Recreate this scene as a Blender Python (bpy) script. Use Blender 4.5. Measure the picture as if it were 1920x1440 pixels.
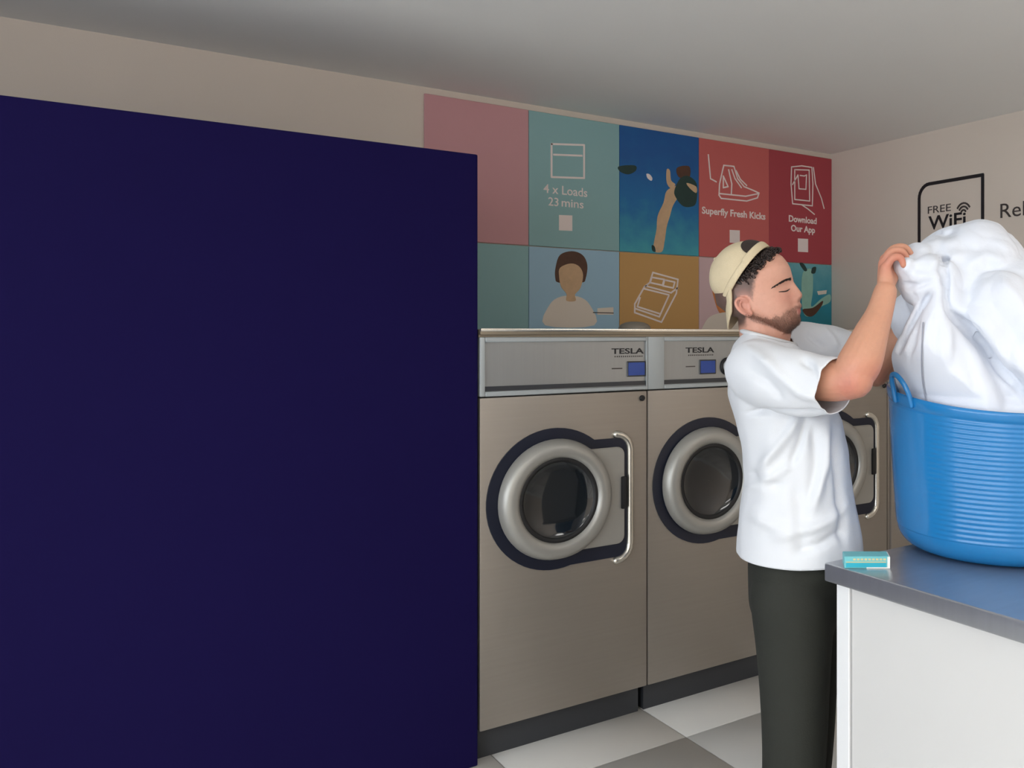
import bpy, bmesh, math, random
import numpy as np
from mathutils import Vector, Matrix, noise

random.seed(7)
np.random.seed(7)
for o in list(bpy.data.objects):
    bpy.data.objects.remove(o)
scene = bpy.context.scene
COL = scene.collection

# ------------------------------------------------------------------ camera
# Room axes: x along the mural wall (0 = the corner), y into the mural wall (0 = wall face), z up.
F_PX, CX, HZ, CAM_H = 1700.0, 1440.0, 625.0, 1.45
ANG = math.atan2(0.6226, 0.7825)
FX, FY = math.sin(ANG), math.cos(ANG)            # camera forward
RX, RY = math.cos(ANG), -math.sin(ANG)           # camera right
CAMX, CAMY = -3.598, -3.934
cd = bpy.data.cameras.new('camera')
cam = bpy.data.objects.new('camera', cd)
COL.objects.link(cam)
cam.location = (CAMX, CAMY, CAM_H)
cam.rotation_euler = (math.pi / 2, 0, -ANG)
cd.sensor_width = 36.0
cd.lens = 36.0 * F_PX / 1920.0
cd.shift_x = -(CX - 960.0) / 1920.0
cd.shift_y = -(720.0 - HZ) / 1920.0
cd.clip_start = 0.05
scene.camera = cam

# ------------------------------------------------------------------ world, exposure
w = bpy.data.worlds.new('daylight')
scene.world = w
w.use_nodes = True
bg = w.node_tree.nodes['Background']
bg.inputs[0].default_value = (0.86, 0.93, 1.0, 1)
bg.inputs[1].default_value = 5.0
vs = scene.view_settings
vs.view_transform = 'Standard'
vs.look = 'None'
vs.exposure = 0.2
vs.gamma = 1.0
vs.use_curve_mapping = False
ADDED_LAMP_POWER = 6.0

# ------------------------------------------------------------------ helpers
def lin(c):
    c = c / 255.0
    return c / 12.92 if c <= 0.04045 else ((c + 0.055) / 1.055) ** 2.4
def rgb(r, g, b):
    return (lin(r), lin(g), lin(b), 1.0)

def P(px, py, Y):
    """a photo pixel at camera depth Y (metres) -> room point"""
    X = (px - CX) / F_PX * Y
    Z = CAM_H - (py - HZ) / F_PX * Y
    return np.array([CAMX + X * RX + Y * FX, CAMY + X * RY + Y * FY, Z])
def S(cx, depth, z):
    """camera-aligned stage coordinates -> room point"""
    return np.array([CAMX + cx * RX + depth * FX, CAMY + cx * RY + depth * FY, z])
def on_back(px, py, y=0.0):
    a = (px - CX) / F_PX
    dx, dy = a * RX + FX, a * RY + FY
    t = (y - CAMY) / dy
    return np.array([CAMX + dx * t, y, CAM_H - (py - HZ) / F_PX * t])
def on_right(px, py, x=0.0):
    a = (px - CX) / F_PX
    dx, dy = a * RX + FX, a * RY + FY
    t = (x - CAMX) / dx
    return np.array([x, CAMY + dy * t, CAM_H - (py - HZ) / F_PX * t])
def to_px(v):
    v = np.asarray(v, float)
    rx, ry = v[:, 0] - CAMX, v[:, 1] - CAMY
    X = rx * RX + ry * RY
    Y = rx * FX + ry * FY
    return np.stack([CX + F_PX * X / Y, HZ - F_PX * (v[:, 2] - CAM_H) / Y], 1)

MATS = {}
def mat(name, col, rough=0.5, metal=0.0, var=0.0, scale=8.0, bump=0.0, bscale=40.0, emit=None, estr=0.0,
        coat=0.0, sheen=0.0, trans=0.0, sss=0.0, stretch=None, spec=0.5, alpha=1.0):
    m = bpy.data.materials.new(name)
    m.use_nodes = True
    nt = m.node_tree
    b = nt.nodes['Principled BSDF']
    b.inputs['Base Color'].default_value = col
    b.inputs['Roughness'].default_value = rough
    b.inputs['Metallic'].default_value = metal
    b.inputs['Specular IOR Level'].default_value = spec
    b.inputs['Coat Weight'].default_value = coat
    b.inputs['Sheen Weight'].default_value = sheen
    b.inputs['Transmission Weight'].default_value = trans
    b.inputs['Alpha'].default_value = alpha
    if sss:
        b.inputs['Subsurface Weight'].default_value = sss
        b.inputs['Subsurface Radius'].default_value = (0.012, 0.005, 0.003)
        b.inputs['Subsurface Scale'].default_value = 0.6
    if emit:
        b.inputs['Emission Color'].default_value = emit
        b.inputs['Emission Strength'].default_value = estr
    tc = nt.nodes.new('ShaderNodeTexCoord')
    src = tc.outputs['Object']
    if stretch:
        mp = nt.nodes.new('ShaderNodeMapping')
        mp.inputs['Scale'].default_value = stretch
        nt.links.new(src, mp.inputs['Vector'])
        src = mp.outputs['Vector']
    if var:
        n = nt.nodes.new('ShaderNodeTexNoise')
        n.inputs['Scale'].default_value = scale
        n.inputs['Detail'].default_value = 4
        nt.links.new(src, n.inputs['Vector'])
        mix = nt.nodes.new('ShaderNodeMix')
        mix.data_type = 'RGBA'
        mix.inputs[6].default_value = tuple(min(1, c * (1 - var)) for c in col[:3]) + (1,)
        mix.inputs[7].default_value = tuple(min(1, c * (1 + var)) for c in col[:3]) + (1,)
        nt.links.new(n.outputs['Fac'], mix.inputs[0])
        nt.links.new(mix.outputs[2], b.inputs['Base Color'])
    if bump:
        n2 = nt.nodes.new('ShaderNodeTexNoise')
        n2.inputs['Scale'].default_value = bscale
        n2.inputs['Detail'].default_value = 5
        nt.links.new(src, n2.inputs['Vector'])
        bp = nt.nodes.new('ShaderNodeBump')
        bp.inputs['Strength'].default_value = bump
        bp.inputs['Distance'].default_value = 0.01
        nt.links.new(n2.outputs['Fac'], bp.inputs['Height'])
        nt.links.new(bp.outputs['Normal'], b.inputs['Normal'])
    MATS[name] = m
    return m

def loc_of(o):
    l = Vector((0, 0, 0))
    while o is not None:
        l += o.location
        o = o.parent
    return l

def tag(o, label, cat, group=None):
    o['label'] = label
    o['category'] = cat
    if group:
        o['group'] = group
    return o
def thing(name, label, cat, loc, group=None):
    o = bpy.data.objects.new(name, None)
    o.empty_display_size = 0.05
    COL.objects.link(o)
    o.location = Vector([float(c) for c in loc])
    return tag(o, label, cat, group)

def obj(name, vf, material, parent=None, smooth=True, origin=None, auto=None):
    """vf = (verts, faces) in ROOM coordinates -> one linked mesh object"""
    v, f = vf
    me = bpy.data.meshes.new(name)
    base = loc_of(parent) if parent else Vector(origin if origin is not None else (0, 0, 0))
    b = np.array(base)
    vv = (np.asarray(v, float) - b)
    me.from_pydata([tuple(x) for x in vv], [], [tuple(int(i) for i in q) for q in f])
    me.update()
    if smooth:
        me.polygons.foreach_set('use_smooth', [True] * len(me.polygons))
        if auto:
            me.set_sharp_from_angle(angle=math.radians(auto))
    o = bpy.data.objects.new(name, me)
    COL.objects.link(o)
    if material:
        me.materials.append(MATS[material] if isinstance(material, str) else material)
    if parent:
        o.parent = parent
    else:
        o.location = base
    return o

def join(*parts):
    V, F, n = [], [], 0
    for v, f in parts:
        v = np.asarray(v, float).reshape(-1, 3)
        V.append(v)
        F.extend([tuple(i + n for i in q) for q in f])
        n += len(v)
    return np.concatenate(V), F

def from_bm(bm):
    bm.verts.ensure_lookup_table()
    bm.verts.index_update()
    v = np.array([tuple(x.co) for x in bm.verts])
    f = [tuple(x.index for x in p.verts) for p in bm.faces]
    bm.free()
    return v, f

def box(x0, x1, y0, y1, z0, z1, bev=0.0, seg=2):
    bm = bmesh.new()
    bmesh.ops.create_cube(bm, size=1)
    for v in bm.verts:
        v.co = Vector(((x0 + x1) / 2 + v.co.x * (x1 - x0), (y0 + y1) / 2 + v.co.y * (y1 - y0), (z0 + z1) / 2 + v.co.z * (z1 - z0)))
    if bev:
        bmesh.ops.bevel(bm, geom=bm.edges[:], offset=bev, segments=seg, affect='EDGES', profile=0.6)
    return from_bm(bm)

def lathe(profile, n=48, center=(0, 0, 0), axis='z', closed=False):
    """profile: (r, h) pairs; axis z up, or 'y' = pointing to -y (towards the room)"""
    V, F = [], []
    m = len(profile)
    for i in range(n):
        a = 2 * math.pi * i / n
        for r, h in profile:
            if axis == 'z':
                V.append((center[0] + r * math.cos(a), center[1] + r * math.sin(a), center[2] + h))
            else:
                V.append((center[0] + r * math.cos(a), center[1] - h, center[2] + r * math.sin(a)))
    for i in range(n):
        j = (i + 1) % n
        for k in range(m - 1):
            F.append((i * m + k, j * m + k, j * m + k + 1, i * m + k + 1))
    return np.array(V), F

def catmull(pts, sub):
    pts = np.asarray(pts, float)
    if sub <= 1 or len(pts) < 3:
        return pts
    out = []
    n = len(pts)
    for i in range(n - 1):
        p0 = pts[max(i - 1, 0)]; p1 = pts[i]; p2 = pts[i + 1]; p3 = pts[min(i + 2, n - 1)]
        for k in range(sub):
            t = k / sub
            out.append(0.5 * ((2 * p1) + (p2 - p0) * t + (2 * p0 - 5 * p1 + 4 * p2 - p3) * t * t + (3 * p1 - p0 - 3 * p2 + p3) * t ** 3))
    out.append(pts[-1])
    return np.array(out)

def tube(pts, rad, n=12, sub=6, cap=True, aspect=1.0, up=None):
    """tapered tube with rounded ends along a smooth path; rad is one number or one per point"""
    pts = np.asarray(pts, float)
    rad = np.full(len(pts), rad, float) if np.isscalar(rad) else np.asarray(rad, float)
    c = catmull(np.concatenate([pts, rad[:, None]], 1), sub)
    p, r = c[:, :3], np.maximum(c[:, 3], 1e-4)
    t = np.gradient(p, axis=0)
    t /= np.linalg.norm(t, axis=1)[:, None] + 1e-12
    if cap:
        k = 4
        a = np.linspace(0, math.pi / 2, k + 1)[:-1]
        s0 = [p[0] - t[0] * r[0] * math.cos(x) for x in a]
        s1 = [p[-1] + t[-1] * r[-1] * math.cos(x) for x in a[::-1]]
        rr0 = [max(r[0] * math.sin(x), 1e-4) for x in a]
        rr1 = [max(r[-1] * math.sin(x), 1e-4) for x in a[::-1]]
        p = np.concatenate([s0, p, s1]); r = np.concatenate([rr0, r, rr1])
        t = np.concatenate([[t[0]] * k, t, [t[-1]] * k])
    u = np.array(up, float) if up is not None else (np.array([0, 0, 1.0]) if abs(t[0][2]) < 0.9 else np.array([1.0, 0, 0]))
    V = []
    for i in range(len(p)):
        u = u - t[i] * np.dot(u, t[i])
        u /= np.linalg.norm(u) + 1e-12
        w_ = np.cross(t[i], u)
        for k in range(n):
            a = 2 * math.pi * k / n
            V.append(p[i] + r[i] * (math.cos(a) * u * aspect + math.sin(a) * w_))
    F = []
    m = len(p)
    for i in range(m - 1):
        for k in range(n):
            k2 = (k + 1) % n
            F.append((i * n + k, i * n + k2, (i + 1) * n + k2, (i + 1) * n + k))
    F.append(tuple(range(n - 1, -1, -1)))
    F.append(tuple((m - 1) * n + k for k in range(n)))
    return np.array(V), F

def ellipsoid(c, r, n=24, rot=None):
    V, F = [], []
    m = n // 2
    for i in range(m + 1):
        th = math.pi * i / m
        for k in range(n):
            a = 2 * math.pi * k / n
            V.append((max(math.sin(th), 1e-3) * math.cos(a), max(math.sin(th), 1e-3) * math.sin(a), math.cos(th)))
    V = np.array(V) * np.array(r)
    if rot is not None:
        V = V @ np.array(rot).T
    V = V + np.array(c)
    for i in range(m):
        for k in range(n):
            k2 = (k + 1) % n
            F.append((i * n + k, (i + 1) * n + k, (i + 1) * n + k2, i * n + k2))
    F.append(tuple(range(n)))
    F.append(tuple(m * n + k for k in range(n - 1, -1, -1)))
    return V, F
STAGE = np.array([[RX, FX, 0], [RY, FY, 0], [0, 0, 1.0]])      # columns: camera right, forward, up
def blob(px, py, Y, rx, ry, rz, roll=0.0, n=24):
    """ellipsoid with radii along camera right / depth / up, rolled in the picture plane"""
    c, s = math.cos(roll), math.sin(roll)
    R = STAGE @ np.array([[c, 0, -s], [0, 1, 0], [s, 0, c]])
    return ellipsoid(P(px, py, Y), (rx, ry, rz), n, R)

def prism(poly, axis, a, b, bev=0.0):
    """polygon extruded: axis 'y' -> poly is (x, z) between y=a and y=b; axis 'x' -> poly is (y, z); 'z' -> (x, y)"""
    bm = bmesh.new()
    def mk(p, h):
        return {'y': (p[0], h, p[1]), 'x': (h, p[0], p[1]), 'z': (p[0], p[1], h)}[axis]
    vs_ = [bm.verts.new(mk(p, a)) for p in poly]
    f = bm.faces.new(vs_)
    r = bmesh.ops.extrude_face_region(bm, geom=[f])
    d = Vector(mk((0, 0), b)) - Vector(mk((0, 0), a))
    bmesh.ops.translate(bm, vec=d, verts=[e for e in r['geom'] if isinstance(e, bmesh.types.BMVert)])
    bmesh.ops.recalc_face_normals(bm, faces=bm.faces[:])
    if bev:
        bmesh.ops.bevel(bm, geom=[e for e in bm.edges if len(e.link_faces) == 2 and e.calc_face_angle(0) > 0.6], offset=bev, segments=2, affect='EDGES')
    bmesh.ops.triangulate(bm, faces=[f for f in bm.faces if len(f.verts) > 4])
    return from_bm(bm)

def evaluated(vf, mods):
    """run modifiers on a temporary object and return (verts, faces, normals)"""
    me = bpy.data.meshes.new('tmp')
    me.from_pydata([tuple(x) for x in vf[0]], [], [tuple(q) for q in vf[1]])
    me.update()
    o = bpy.data.objects.new('tmp', me)
    COL.objects.link(o)
    for kind, kw in mods:
        m = o.modifiers.new(kind, kind)
        for k, v in kw.items():
            setattr(m, k, v)
    dg = bpy.context.evaluated_depsgraph_get()
    dg.update()
    me2 = bpy.data.meshes.new_from_object(o.evaluated_get(dg))
    n = len(me2.vertices)
    v = np.empty(n * 3); me2.vertices.foreach_get('co', v); v = v.reshape(-1, 3)
    nr = np.empty(n * 3); me2.vertices.foreach_get('normal', nr); nr = nr.reshape(-1, 3)
    f = [tuple(p.vertices) for p in me2.polygons]
    bpy.data.objects.remove(o)
    bpy.data.meshes.remove(me)
    bpy.data.meshes.remove(me2)
    return v, f, nr
def remesh(vf, voxel, smooth=4, fac=0.5):
    return evaluated(vf, [('REMESH', dict(mode='VOXEL', voxel_size=voxel)), ('SMOOTH', dict(factor=fac, iterations=smooth))])

def seg_dist(p, poly):
    """distance of points p (n,2) to a polyline, and parameter 0..1 along it"""
    poly = np.asarray(poly, float)
    best = np.full(len(p), 1e9); par = np.zeros(len(p))
    m = len(poly) - 1
    for i in range(m):
        a, b = poly[i], poly[i + 1]
        ab = b - a
        t = np.clip(((p - a) @ ab) / (ab @ ab + 1e-9), 0, 1)
        d = np.linalg.norm(p - (a + t[:, None] * ab), axis=1)
        k = d < best
        best[k] = d[k]; par[k] = (i + t[k]) / m
    return best, par
def fold(v, nr, poly, width, amp, face=True):
    """press a fold along a drawn line into the side of a cloth that the line was read from"""
    px = to_px(v)
    d, t = seg_dist(px, poly)
    wgt = np.exp(-(d / width) ** 2) * np.clip(np.sin(np.pi * np.clip(t * 0.94 + 0.03, 0, 1)) * 1.6, 0, 1)
    if face:
        view = v - np.array([CAMX, CAMY, CAM_H])
        view /= np.linalg.norm(view, axis=1)[:, None]
        wgt *= np.clip(-(view * nr).sum(1) * 3, 0, 1)
    return v + nr * (wgt * amp)[:, None]
def rough(v, nr, amp, scale, stretch=(1, 1, 1), seed=0.0):
    st = np.array(stretch) * scale
    h = np.array([noise.noise(Vector(tuple(x * st + seed))) for x in v])
    return v + nr * (h * amp)[:, None]

def text_mesh(body, size, font_bold=0.0, width=None, spacing=1.0, ext=0.0006):
    """flat lettering: returns verts (x right, y up in the text plane), faces; baseline at 0, left at 0"""
    c = bpy.data.curves.new('t', 'FONT')
    c.body = body; c.size = size; c.extrude = ext; c.offset = font_bold; c.space_character = spacing
    c.resolution_u = 3
    o = bpy.data.objects.new('t', c)
    COL.objects.link(o)
    dg = bpy.context.evaluated_depsgraph_get(); dg.update()
    me = bpy.data.meshes.new_from_object(o.evaluated_get(dg))
    v = np.array([tuple(x.co) for x in me.vertices]); f = [tuple(p.vertices) for p in me.polygons]
    bpy.data.objects.remove(o); bpy.data.curves.remove(c); bpy.data.meshes.remove(me)
    v[:, 0] -= v[:, 0].min()
    if width:
        v[:, 0] *= width / v[:, 0].max()
    return v, f
def text_back(body, x, z, size, y, **kw):
    v, f = text_mesh(body, size, **kw)
    return np.stack([x + v[:, 0], y - v[:, 2], z + v[:, 1]], 1), f
def text_right(body, y, z, size, x, **kw):
    v, f = text_mesh(body, size, **kw)
    return np.stack([x - v[:, 2], y - v[:, 0], z + v[:, 1]], 1), f
def ribbon(pts2, width, place, closed=False):
    """flat stroke along 2-D points; place maps (a, b, h) to the room"""
    p = [np.array(q, float) for q in pts2]
    if closed:
        p = p + [p[0]]
    V, F = [], []
    for i in range(len(p) - 1):
        a, b = p[i], p[i + 1]
        d = (b - a) / (np.linalg.norm(b - a) + 1e-9)
        nrm = np.array([-d[1], d[0]]) * width / 2
        e = d * width * 0.3
        base = len(V)
        h1, h0 = 0.0018 + 0.0001 * (i % 3), 0.0
        q = [a - e + nrm, a - e - nrm, b + e - nrm, b + e + nrm]
        V += [place(*x, h1) for x in q] + [place(*x, h0) for x in q]
        F += [(base, base + 1, base + 2, base + 3), (base, base + 4, base + 5, base + 1), (base + 1, base + 5, base + 6, base + 2),
              (base + 2, base + 6, base + 7, base + 3), (base + 3, base + 7, base + 4, base)]
    return np.array(V), F
def back_place(y):
    return lambda a, b, h: (a, y - h, b)
def bpx(pts, y):
    """photo pixels -> (x, z) on the plane at y"""
    return [(on_back(px, py, y)[0], on_back(px, py, y)[2]) for px, py in pts]
def copy_tree(o, parent=None):
    c = o.copy()
    COL.objects.link(c)
    c.parent = parent
    for ch in o.children:
        copy_tree(ch, c)
    return c
def struct(name, vf, m, parent=None, **kw):
    o = obj(name, vf, m, parent, **kw)
    if parent is None:
        o['kind'] = 'structure'
    return o

# ------------------------------------------------------------------ materials
mat('wall_paint', rgb(222, 209, 196), 0.75, var=0.025, scale=1.5, bump=0.05, bscale=180)
mat('ceiling_paint', rgb(245, 245, 243), 0.85, bump=0.04, bscale=150)
mat('navy_paint', rgb(18, 9, 62), 0.9, spec=0.15, var=0.04, scale=2, bump=0.04, bscale=160)
mat('floor_tile', rgb(214, 212, 207), 0.35, var=0.04, scale=3)
mat('grout', rgb(150, 148, 144), 0.8)
mat('white_trim', rgb(240, 240, 238), 0.5)
mat('window_frame', rgb(60, 62, 66), 0.4, 0.6)
mat('pane_glass', (1, 1, 1, 1), 0.0, trans=1.0, alpha=0.12)
mat('added_lamp_white', rgb(250, 250, 248), 0.5, emit=(1, 0.975, 0.94, 1), estr=2.4)
mat('steel_warm', rgb(162, 154, 145), 0.45, 0.7, var=0.06, scale=3, stretch=(1, 1, 30))
mat('steel_pale', rgb(176, 182, 184), 0.45, 0.35, var=0.03, scale=3)
mat('steel_panel', rgb(160, 161, 160), 0.38, 0.6, var=0.05, scale=4, stretch=(30, 1, 1))
mat('steel_ledge', rgb(150, 139, 122), 0.35, 0.7, var=0.06, scale=3, stretch=(1, 1, 30))
mat('steel_top', rgb(186, 188, 192), 0.33, 0.82, var=0.08, scale=5, stretch=(1, 12, 1), bump=0.03, bscale=30)
mat('chrome', rgb(222, 218, 208), 0.22, 0.9)
mat('dark_strip', rgb(52, 54, 58), 0.35)
mat('recess_navy', rgb(18, 24, 42), 0.4)
mat('door_grey', rgb(168, 166, 160), 0.4, 0.45, var=0.03, scale=6)
mat('door_glass', rgb(28, 32, 36), 0.08, coat=0.6)
mat('rubber_black', rgb(24, 24, 26), 0.55)
mat('logo_black', rgb(26, 26, 30), 0.5)
mat('screen_blue', rgb(34, 62, 130), 0.25, emit=rgb(40, 76, 165), estr=0.12)
mat('knob_white', rgb(214, 216, 218), 0.35)
mat('tub_blue', rgb(28, 122, 186), 0.27, var=0.05, scale=3, coat=0.25)
mat('duvet_white', rgb(224, 228, 237), 0.85, var=0.012, scale=5, bump=0.12, bscale=60, sheen=0.1)
mat('duvet_seam_grey', rgb(150, 154, 166), 0.8)
mat('shirt_white', rgb(225, 227, 231), 0.9, bump=0.1, bscale=420, sheen=0.1)
mat('shirt_rib', rgb(218, 218, 219), 0.9, bump=0.2, bscale=500)
mat('trouser_dark', rgb(38, 40, 34), 0.85, var=0.1, scale=20, bump=0.15, bscale=300)
mat('cap_beige', rgb(212, 195, 162), 0.9, var=0.05, scale=60, bump=0.25, bscale=420)
mat('cap_inside', rgb(18, 16, 16), 0.9)
mat('hair_dark', rgb(44, 32, 28), 0.5, var=0.3, scale=60)
mat('beard_brown', rgb(92, 62, 48), 0.6, var=0.25, scale=80)
mat('eyelid_skin', rgb(212, 158, 136), 0.5)
mat('shoe_white', rgb(225, 225, 222), 0.6)
mat('counter_white', rgb(236, 236, 236), 0.5)
mat('counter_panel', rgb(214, 212, 209), 0.55, var=0.015, scale=4)
mat('box_aqua', rgb(112, 190, 196), 0.5, var=0.08, scale=60)
mat('box_teal', rgb(40, 168, 190), 0.5, var=0.12, scale=50)
mat('box_white', rgb(232, 232, 226), 0.6)
mat('box_tan', rgb(206, 196, 150), 0.6)
mat('dome_grey', rgb(150, 142, 130), 0.5, 0.3)
mat('print_coral', rgb(208, 104, 100), 0.6, var=0.03, scale=4)
mat('print_crimson', rgb(176, 68, 78), 0.6, var=0.04, scale=4)
mat('print_orange', rgb(206, 160, 98), 0.6, var=0.02, scale=4)
mat('print_pink', rgb(220, 188, 190), 0.6, var=0.02, scale=4)
mat('print_rose', rgb(208, 154, 158), 0.6, var=0.02, scale=4)
mat('print_teal', rgb(146, 186, 188), 0.6, var=0.02, scale=4)
mat('print_sky', rgb(164, 200, 222), 0.6, var=0.02, scale=4)
mat('print_white', rgb(246, 232, 228), 0.6)
mat('print_skin', rgb(214, 178, 140), 0.6, var=0.15, scale=40)
mat('print_skin_pale', rgb(150, 196, 180), 0.6, var=0.12, scale=30)
mat('print_dark_green', rgb(34, 62, 58), 0.6, var=0.25, scale=30)
mat('print_hair', rgb(88, 58, 42), 0.6, var=0.3, scale=50)
mat('print_ginger', rgb(214, 132, 74), 0.6, var=0.2, scale=30)
mat('print_cream', rgb(232, 220, 206), 0.6)
mat('print_mark', rgb(64, 56, 54), 0.6)

def water_print(name, top, mid, low, z0, z1):
    m = mat(name, mid, 0.6)
    nt = m.node_tree
    b = nt.nodes['Principled BSDF']
    g = nt.nodes.new('ShaderNodeNewGeometry')
    sp = nt.nodes.new('ShaderNodeSeparateXYZ')
    nt.links.new(g.outputs['Position'], sp.inputs[0])
    mr = nt.nodes.new('ShaderNodeMapRange')
    mr.inputs['From Min'].default_value = z0
    mr.inputs['From Max'].default_value = z1
    nt.links.new(sp.outputs['Z'], mr.inputs['Value'])
    n = nt.nodes.new('ShaderNodeTexNoise')
    n.inputs['Scale'].default_value = 14
    n.inputs['Detail'].default_value = 5
    nt.links.new(g.outputs['Position'], n.inputs['Vector'])
    ma = nt.nodes.new('ShaderNodeMath'); ma.operation = 'MULTIPLY_ADD'
    ma.inputs[1].default_value = 0.5; ma.inputs[2].default_value = -0.25
    nt.links.new(n.outputs['Fac'], ma.inputs[0])
    ad = nt.nodes.new('ShaderNodeMath'); ad.operation = 'ADD'
    nt.links.new(mr.outputs['Result'], ad.inputs[0]); nt.links.new(ma.outputs[0], ad.inputs[1])
    cr = nt.nodes.new('ShaderNodeValToRGB')
    cr.color_ramp.elements[0].color = low
    cr.color_ramp.elements[1].color = top
    e = cr.color_ramp.elements.new(0.5); e.color = mid
    nt.links.new(ad.outputs[0], cr.inputs[0])
    nt.links.new(cr.outputs[0], b.inputs['Base Color'])
water_print('print_deep_water', rgb(26, 92, 160), rgb(26, 112, 172), rgb(72, 168, 184), 1.84, 2.35)
water_print('print_pool_water', rgb(110, 176, 186), rgb(40, 140, 162), rgb(36, 124, 132), 1.4, 1.84)

def skin_material():
    m = mat('skin', rgb(216, 152, 128), 0.5, sss=0.15, bump=0.06, bscale=500)
    nt = m.node_tree
    b = nt.nodes['Principled BSDF']
    at = nt.nodes.new('ShaderNodeAttribute'); at.attribute_name = 'tone'
    n = nt.nodes.new('ShaderNodeTexNoise'); n.inputs['Scale'].default_value = 350; n.inputs['Detail'].default_value = 3
    tc = nt.nodes.new('ShaderNodeTexCoord')
    nt.links.new(tc.outputs['Object'], n.inputs['Vector'])
    mx = nt.nodes.new('ShaderNodeMix'); mx.data_type = 'RGBA'; mx.blend_type = 'MULTIPLY'
    mx.inputs[0].default_value = 0.25
    nt.links.new(at.outputs['Color'], mx.inputs[6]); nt.links.new(n.outputs['Color'], mx.inputs[7])
    nt.links.new(at.outputs['Color'], b.inputs['Base Color'])
skin_material()

# ------------------------------------------------------------------ the room
RX0, RY0, RH = -7.0, -7.2, 2.5
FRONT = -0.95                     # front plane of the washers
WW = 0.652                        # washer width
WA = -1.810                       # left edge of the washer under the mural's orange panel
fl = struct('floor', box(RX0, 0, RY0, 0, -0.06, -0.004), 'grout', smooth=False)
tile_v = box(0.002, 0.598, 0.002, 0.598, -0.012, 0.0, 0.002, 1)
tile0 = None
for i in range(12):
    for j in range(12):
        x, y = -0.6 * (i + 1), -0.6 * (j + 1)
        if x < RX0 or y < RY0:
            continue
        if tile0 is None:
            tile0 = obj('tile', tile_v, 'floor_tile', fl)
            t = tile0
        else:
            t = tile0.copy(); COL.objects.link(t)
        t.location = (x, y, 0)
struct('ceiling', box(RX0 - 0.1, 0.1, RY0 - 0.1, 0.1, RH, RH + 0.08), 'ceiling_paint', smooth=False)
struct('wall_back', box(RX0 - 0.1, 0.1, 0, 0.1, -0.06, RH), 'wall_paint', smooth=False)
struct('wall_right', box(0, 0.1, RY0 - 0.1, 0, -0.06, RH), 'wall_paint', smooth=False)
# boxed-in service wall that closes the row of machines on the left
struct('wall_left', box(RX0, WA - WW - 0.004, FRONT, -0.001, 0, 2.05, 0.006, 2), 'navy_paint', smooth=False)
# shop front on the far left, behind the camera: wall pieces around a wide window
wy0, wy1, wz0, wz1 = -6.7, -1.3, 0.35, 2.3
struct('wall_front', box(RX0 - 0.1, 0.1, RY0 - 0.1, RY0, -0.06, RH), 'wall_paint', smooth=False)
struct('wall_far_left', join(box(RX0 - 0.1, RX0, RY0, wy0, -0.06, RH), box(RX0 - 0.1, RX0, wy1, 0, -0.06, RH),
       box(RX0 - 0.1, RX0, wy0, wy1, -0.06, wz0), box(RX0 - 0.1, RX0, wy0, wy1, wz1, RH)), 'wall_paint', smooth=False)
wys = np.linspace(wy0 + 0.03, wy1 - 0.03, 5)
win = struct('window_1', join(*[box(RX0 - 0.08, RX0 - 0.02, y - 0.03, y + 0.03, wz0, wz1) for y in wys],
             box(RX0 - 0.08, RX0 - 0.02, wy0, wy1, wz0, wz0 + 0.05), box(RX0 - 0.08, RX0 - 0.02, wy0, wy1, wz1 - 0.05, wz1)), 'window_frame', smooth=False)
for y in wys[:-1]:
    obj('pane', box(RX0 - 0.053, RX0 - 0.047, y + 0.03, y + 1.305, wz0 + 0.05, wz1 - 0.05), 'pane_glass', win, smooth=False)
pl = bpy.data.lights.new('window_left_offscreen', 'AREA')
pl.shape = 'RECTANGLE'; pl.size = wz1 - wz0; pl.size_y = wy1 - wy0; pl.cycles.is_portal = True
po = bpy.data.objects.new('window_left_offscreen', pl)
COL.objects.link(po)
po.location = (RX0 - 0.09, (wy0 + wy1) / 2, (wz0 + wz1) / 2)
po.rotation_euler = (0, -math.pi / 2, 0)
struct('baseboard_right', box(-0.012, 0, RY0, FRONT - 0.3, 0, 0.09, 0.003, 1), 'white_trim', smooth=False)

# added ceiling panel lamps that light the room, unseen behind and beside the camera
lamp0 = None
for x in (-0.9, -2.7, -4.5, -6.3):
    for y in (-4.1, -6.3):
        if lamp0 is None:
            t = thing('added_ceiling_light_offscreen', 'added flat white panel light in the ceiling away from the mural wall', 'ceiling light', (0, 0, RH), 'added panel lights in the ceiling')
            obj('frame', join(box(-0.6, 0.6, -0.3, -0.28, RH - 0.014, RH), box(-0.6, 0.6, 0.28, 0.3, RH - 0.014, RH),
                              box(-0.6, -0.58, -0.28, 0.28, RH - 0.014, RH), box(0.58, 0.6, -0.28, 0.28, RH - 0.014, RH)), 'white_trim', t, smooth=False)
            obj('added_diffuser_offscreen', box(-0.58, 0.58, -0.28, 0.28, RH - 0.008, RH - 0.001), 'added_lamp_white', t, smooth=False)
            ld = bpy.data.lights.new('added_ceiling_lamp_offscreen', 'AREA')
            ld.shape = 'RECTANGLE'; ld.size = 1.1; ld.size_y = 0.5; ld.energy = ADDED_LAMP_POWER; ld.color = (1, 0.985, 0.97)
            lo = bpy.data.objects.new('added_ceiling_lamp_offscreen', ld)
            COL.objects.link(lo)
            lo.parent = t
            lo.location = (0, 0, -0.02)
            lamp0 = t
        else:
            t = copy_tree(lamp0)
        t.location = (x, y, RH)
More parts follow.
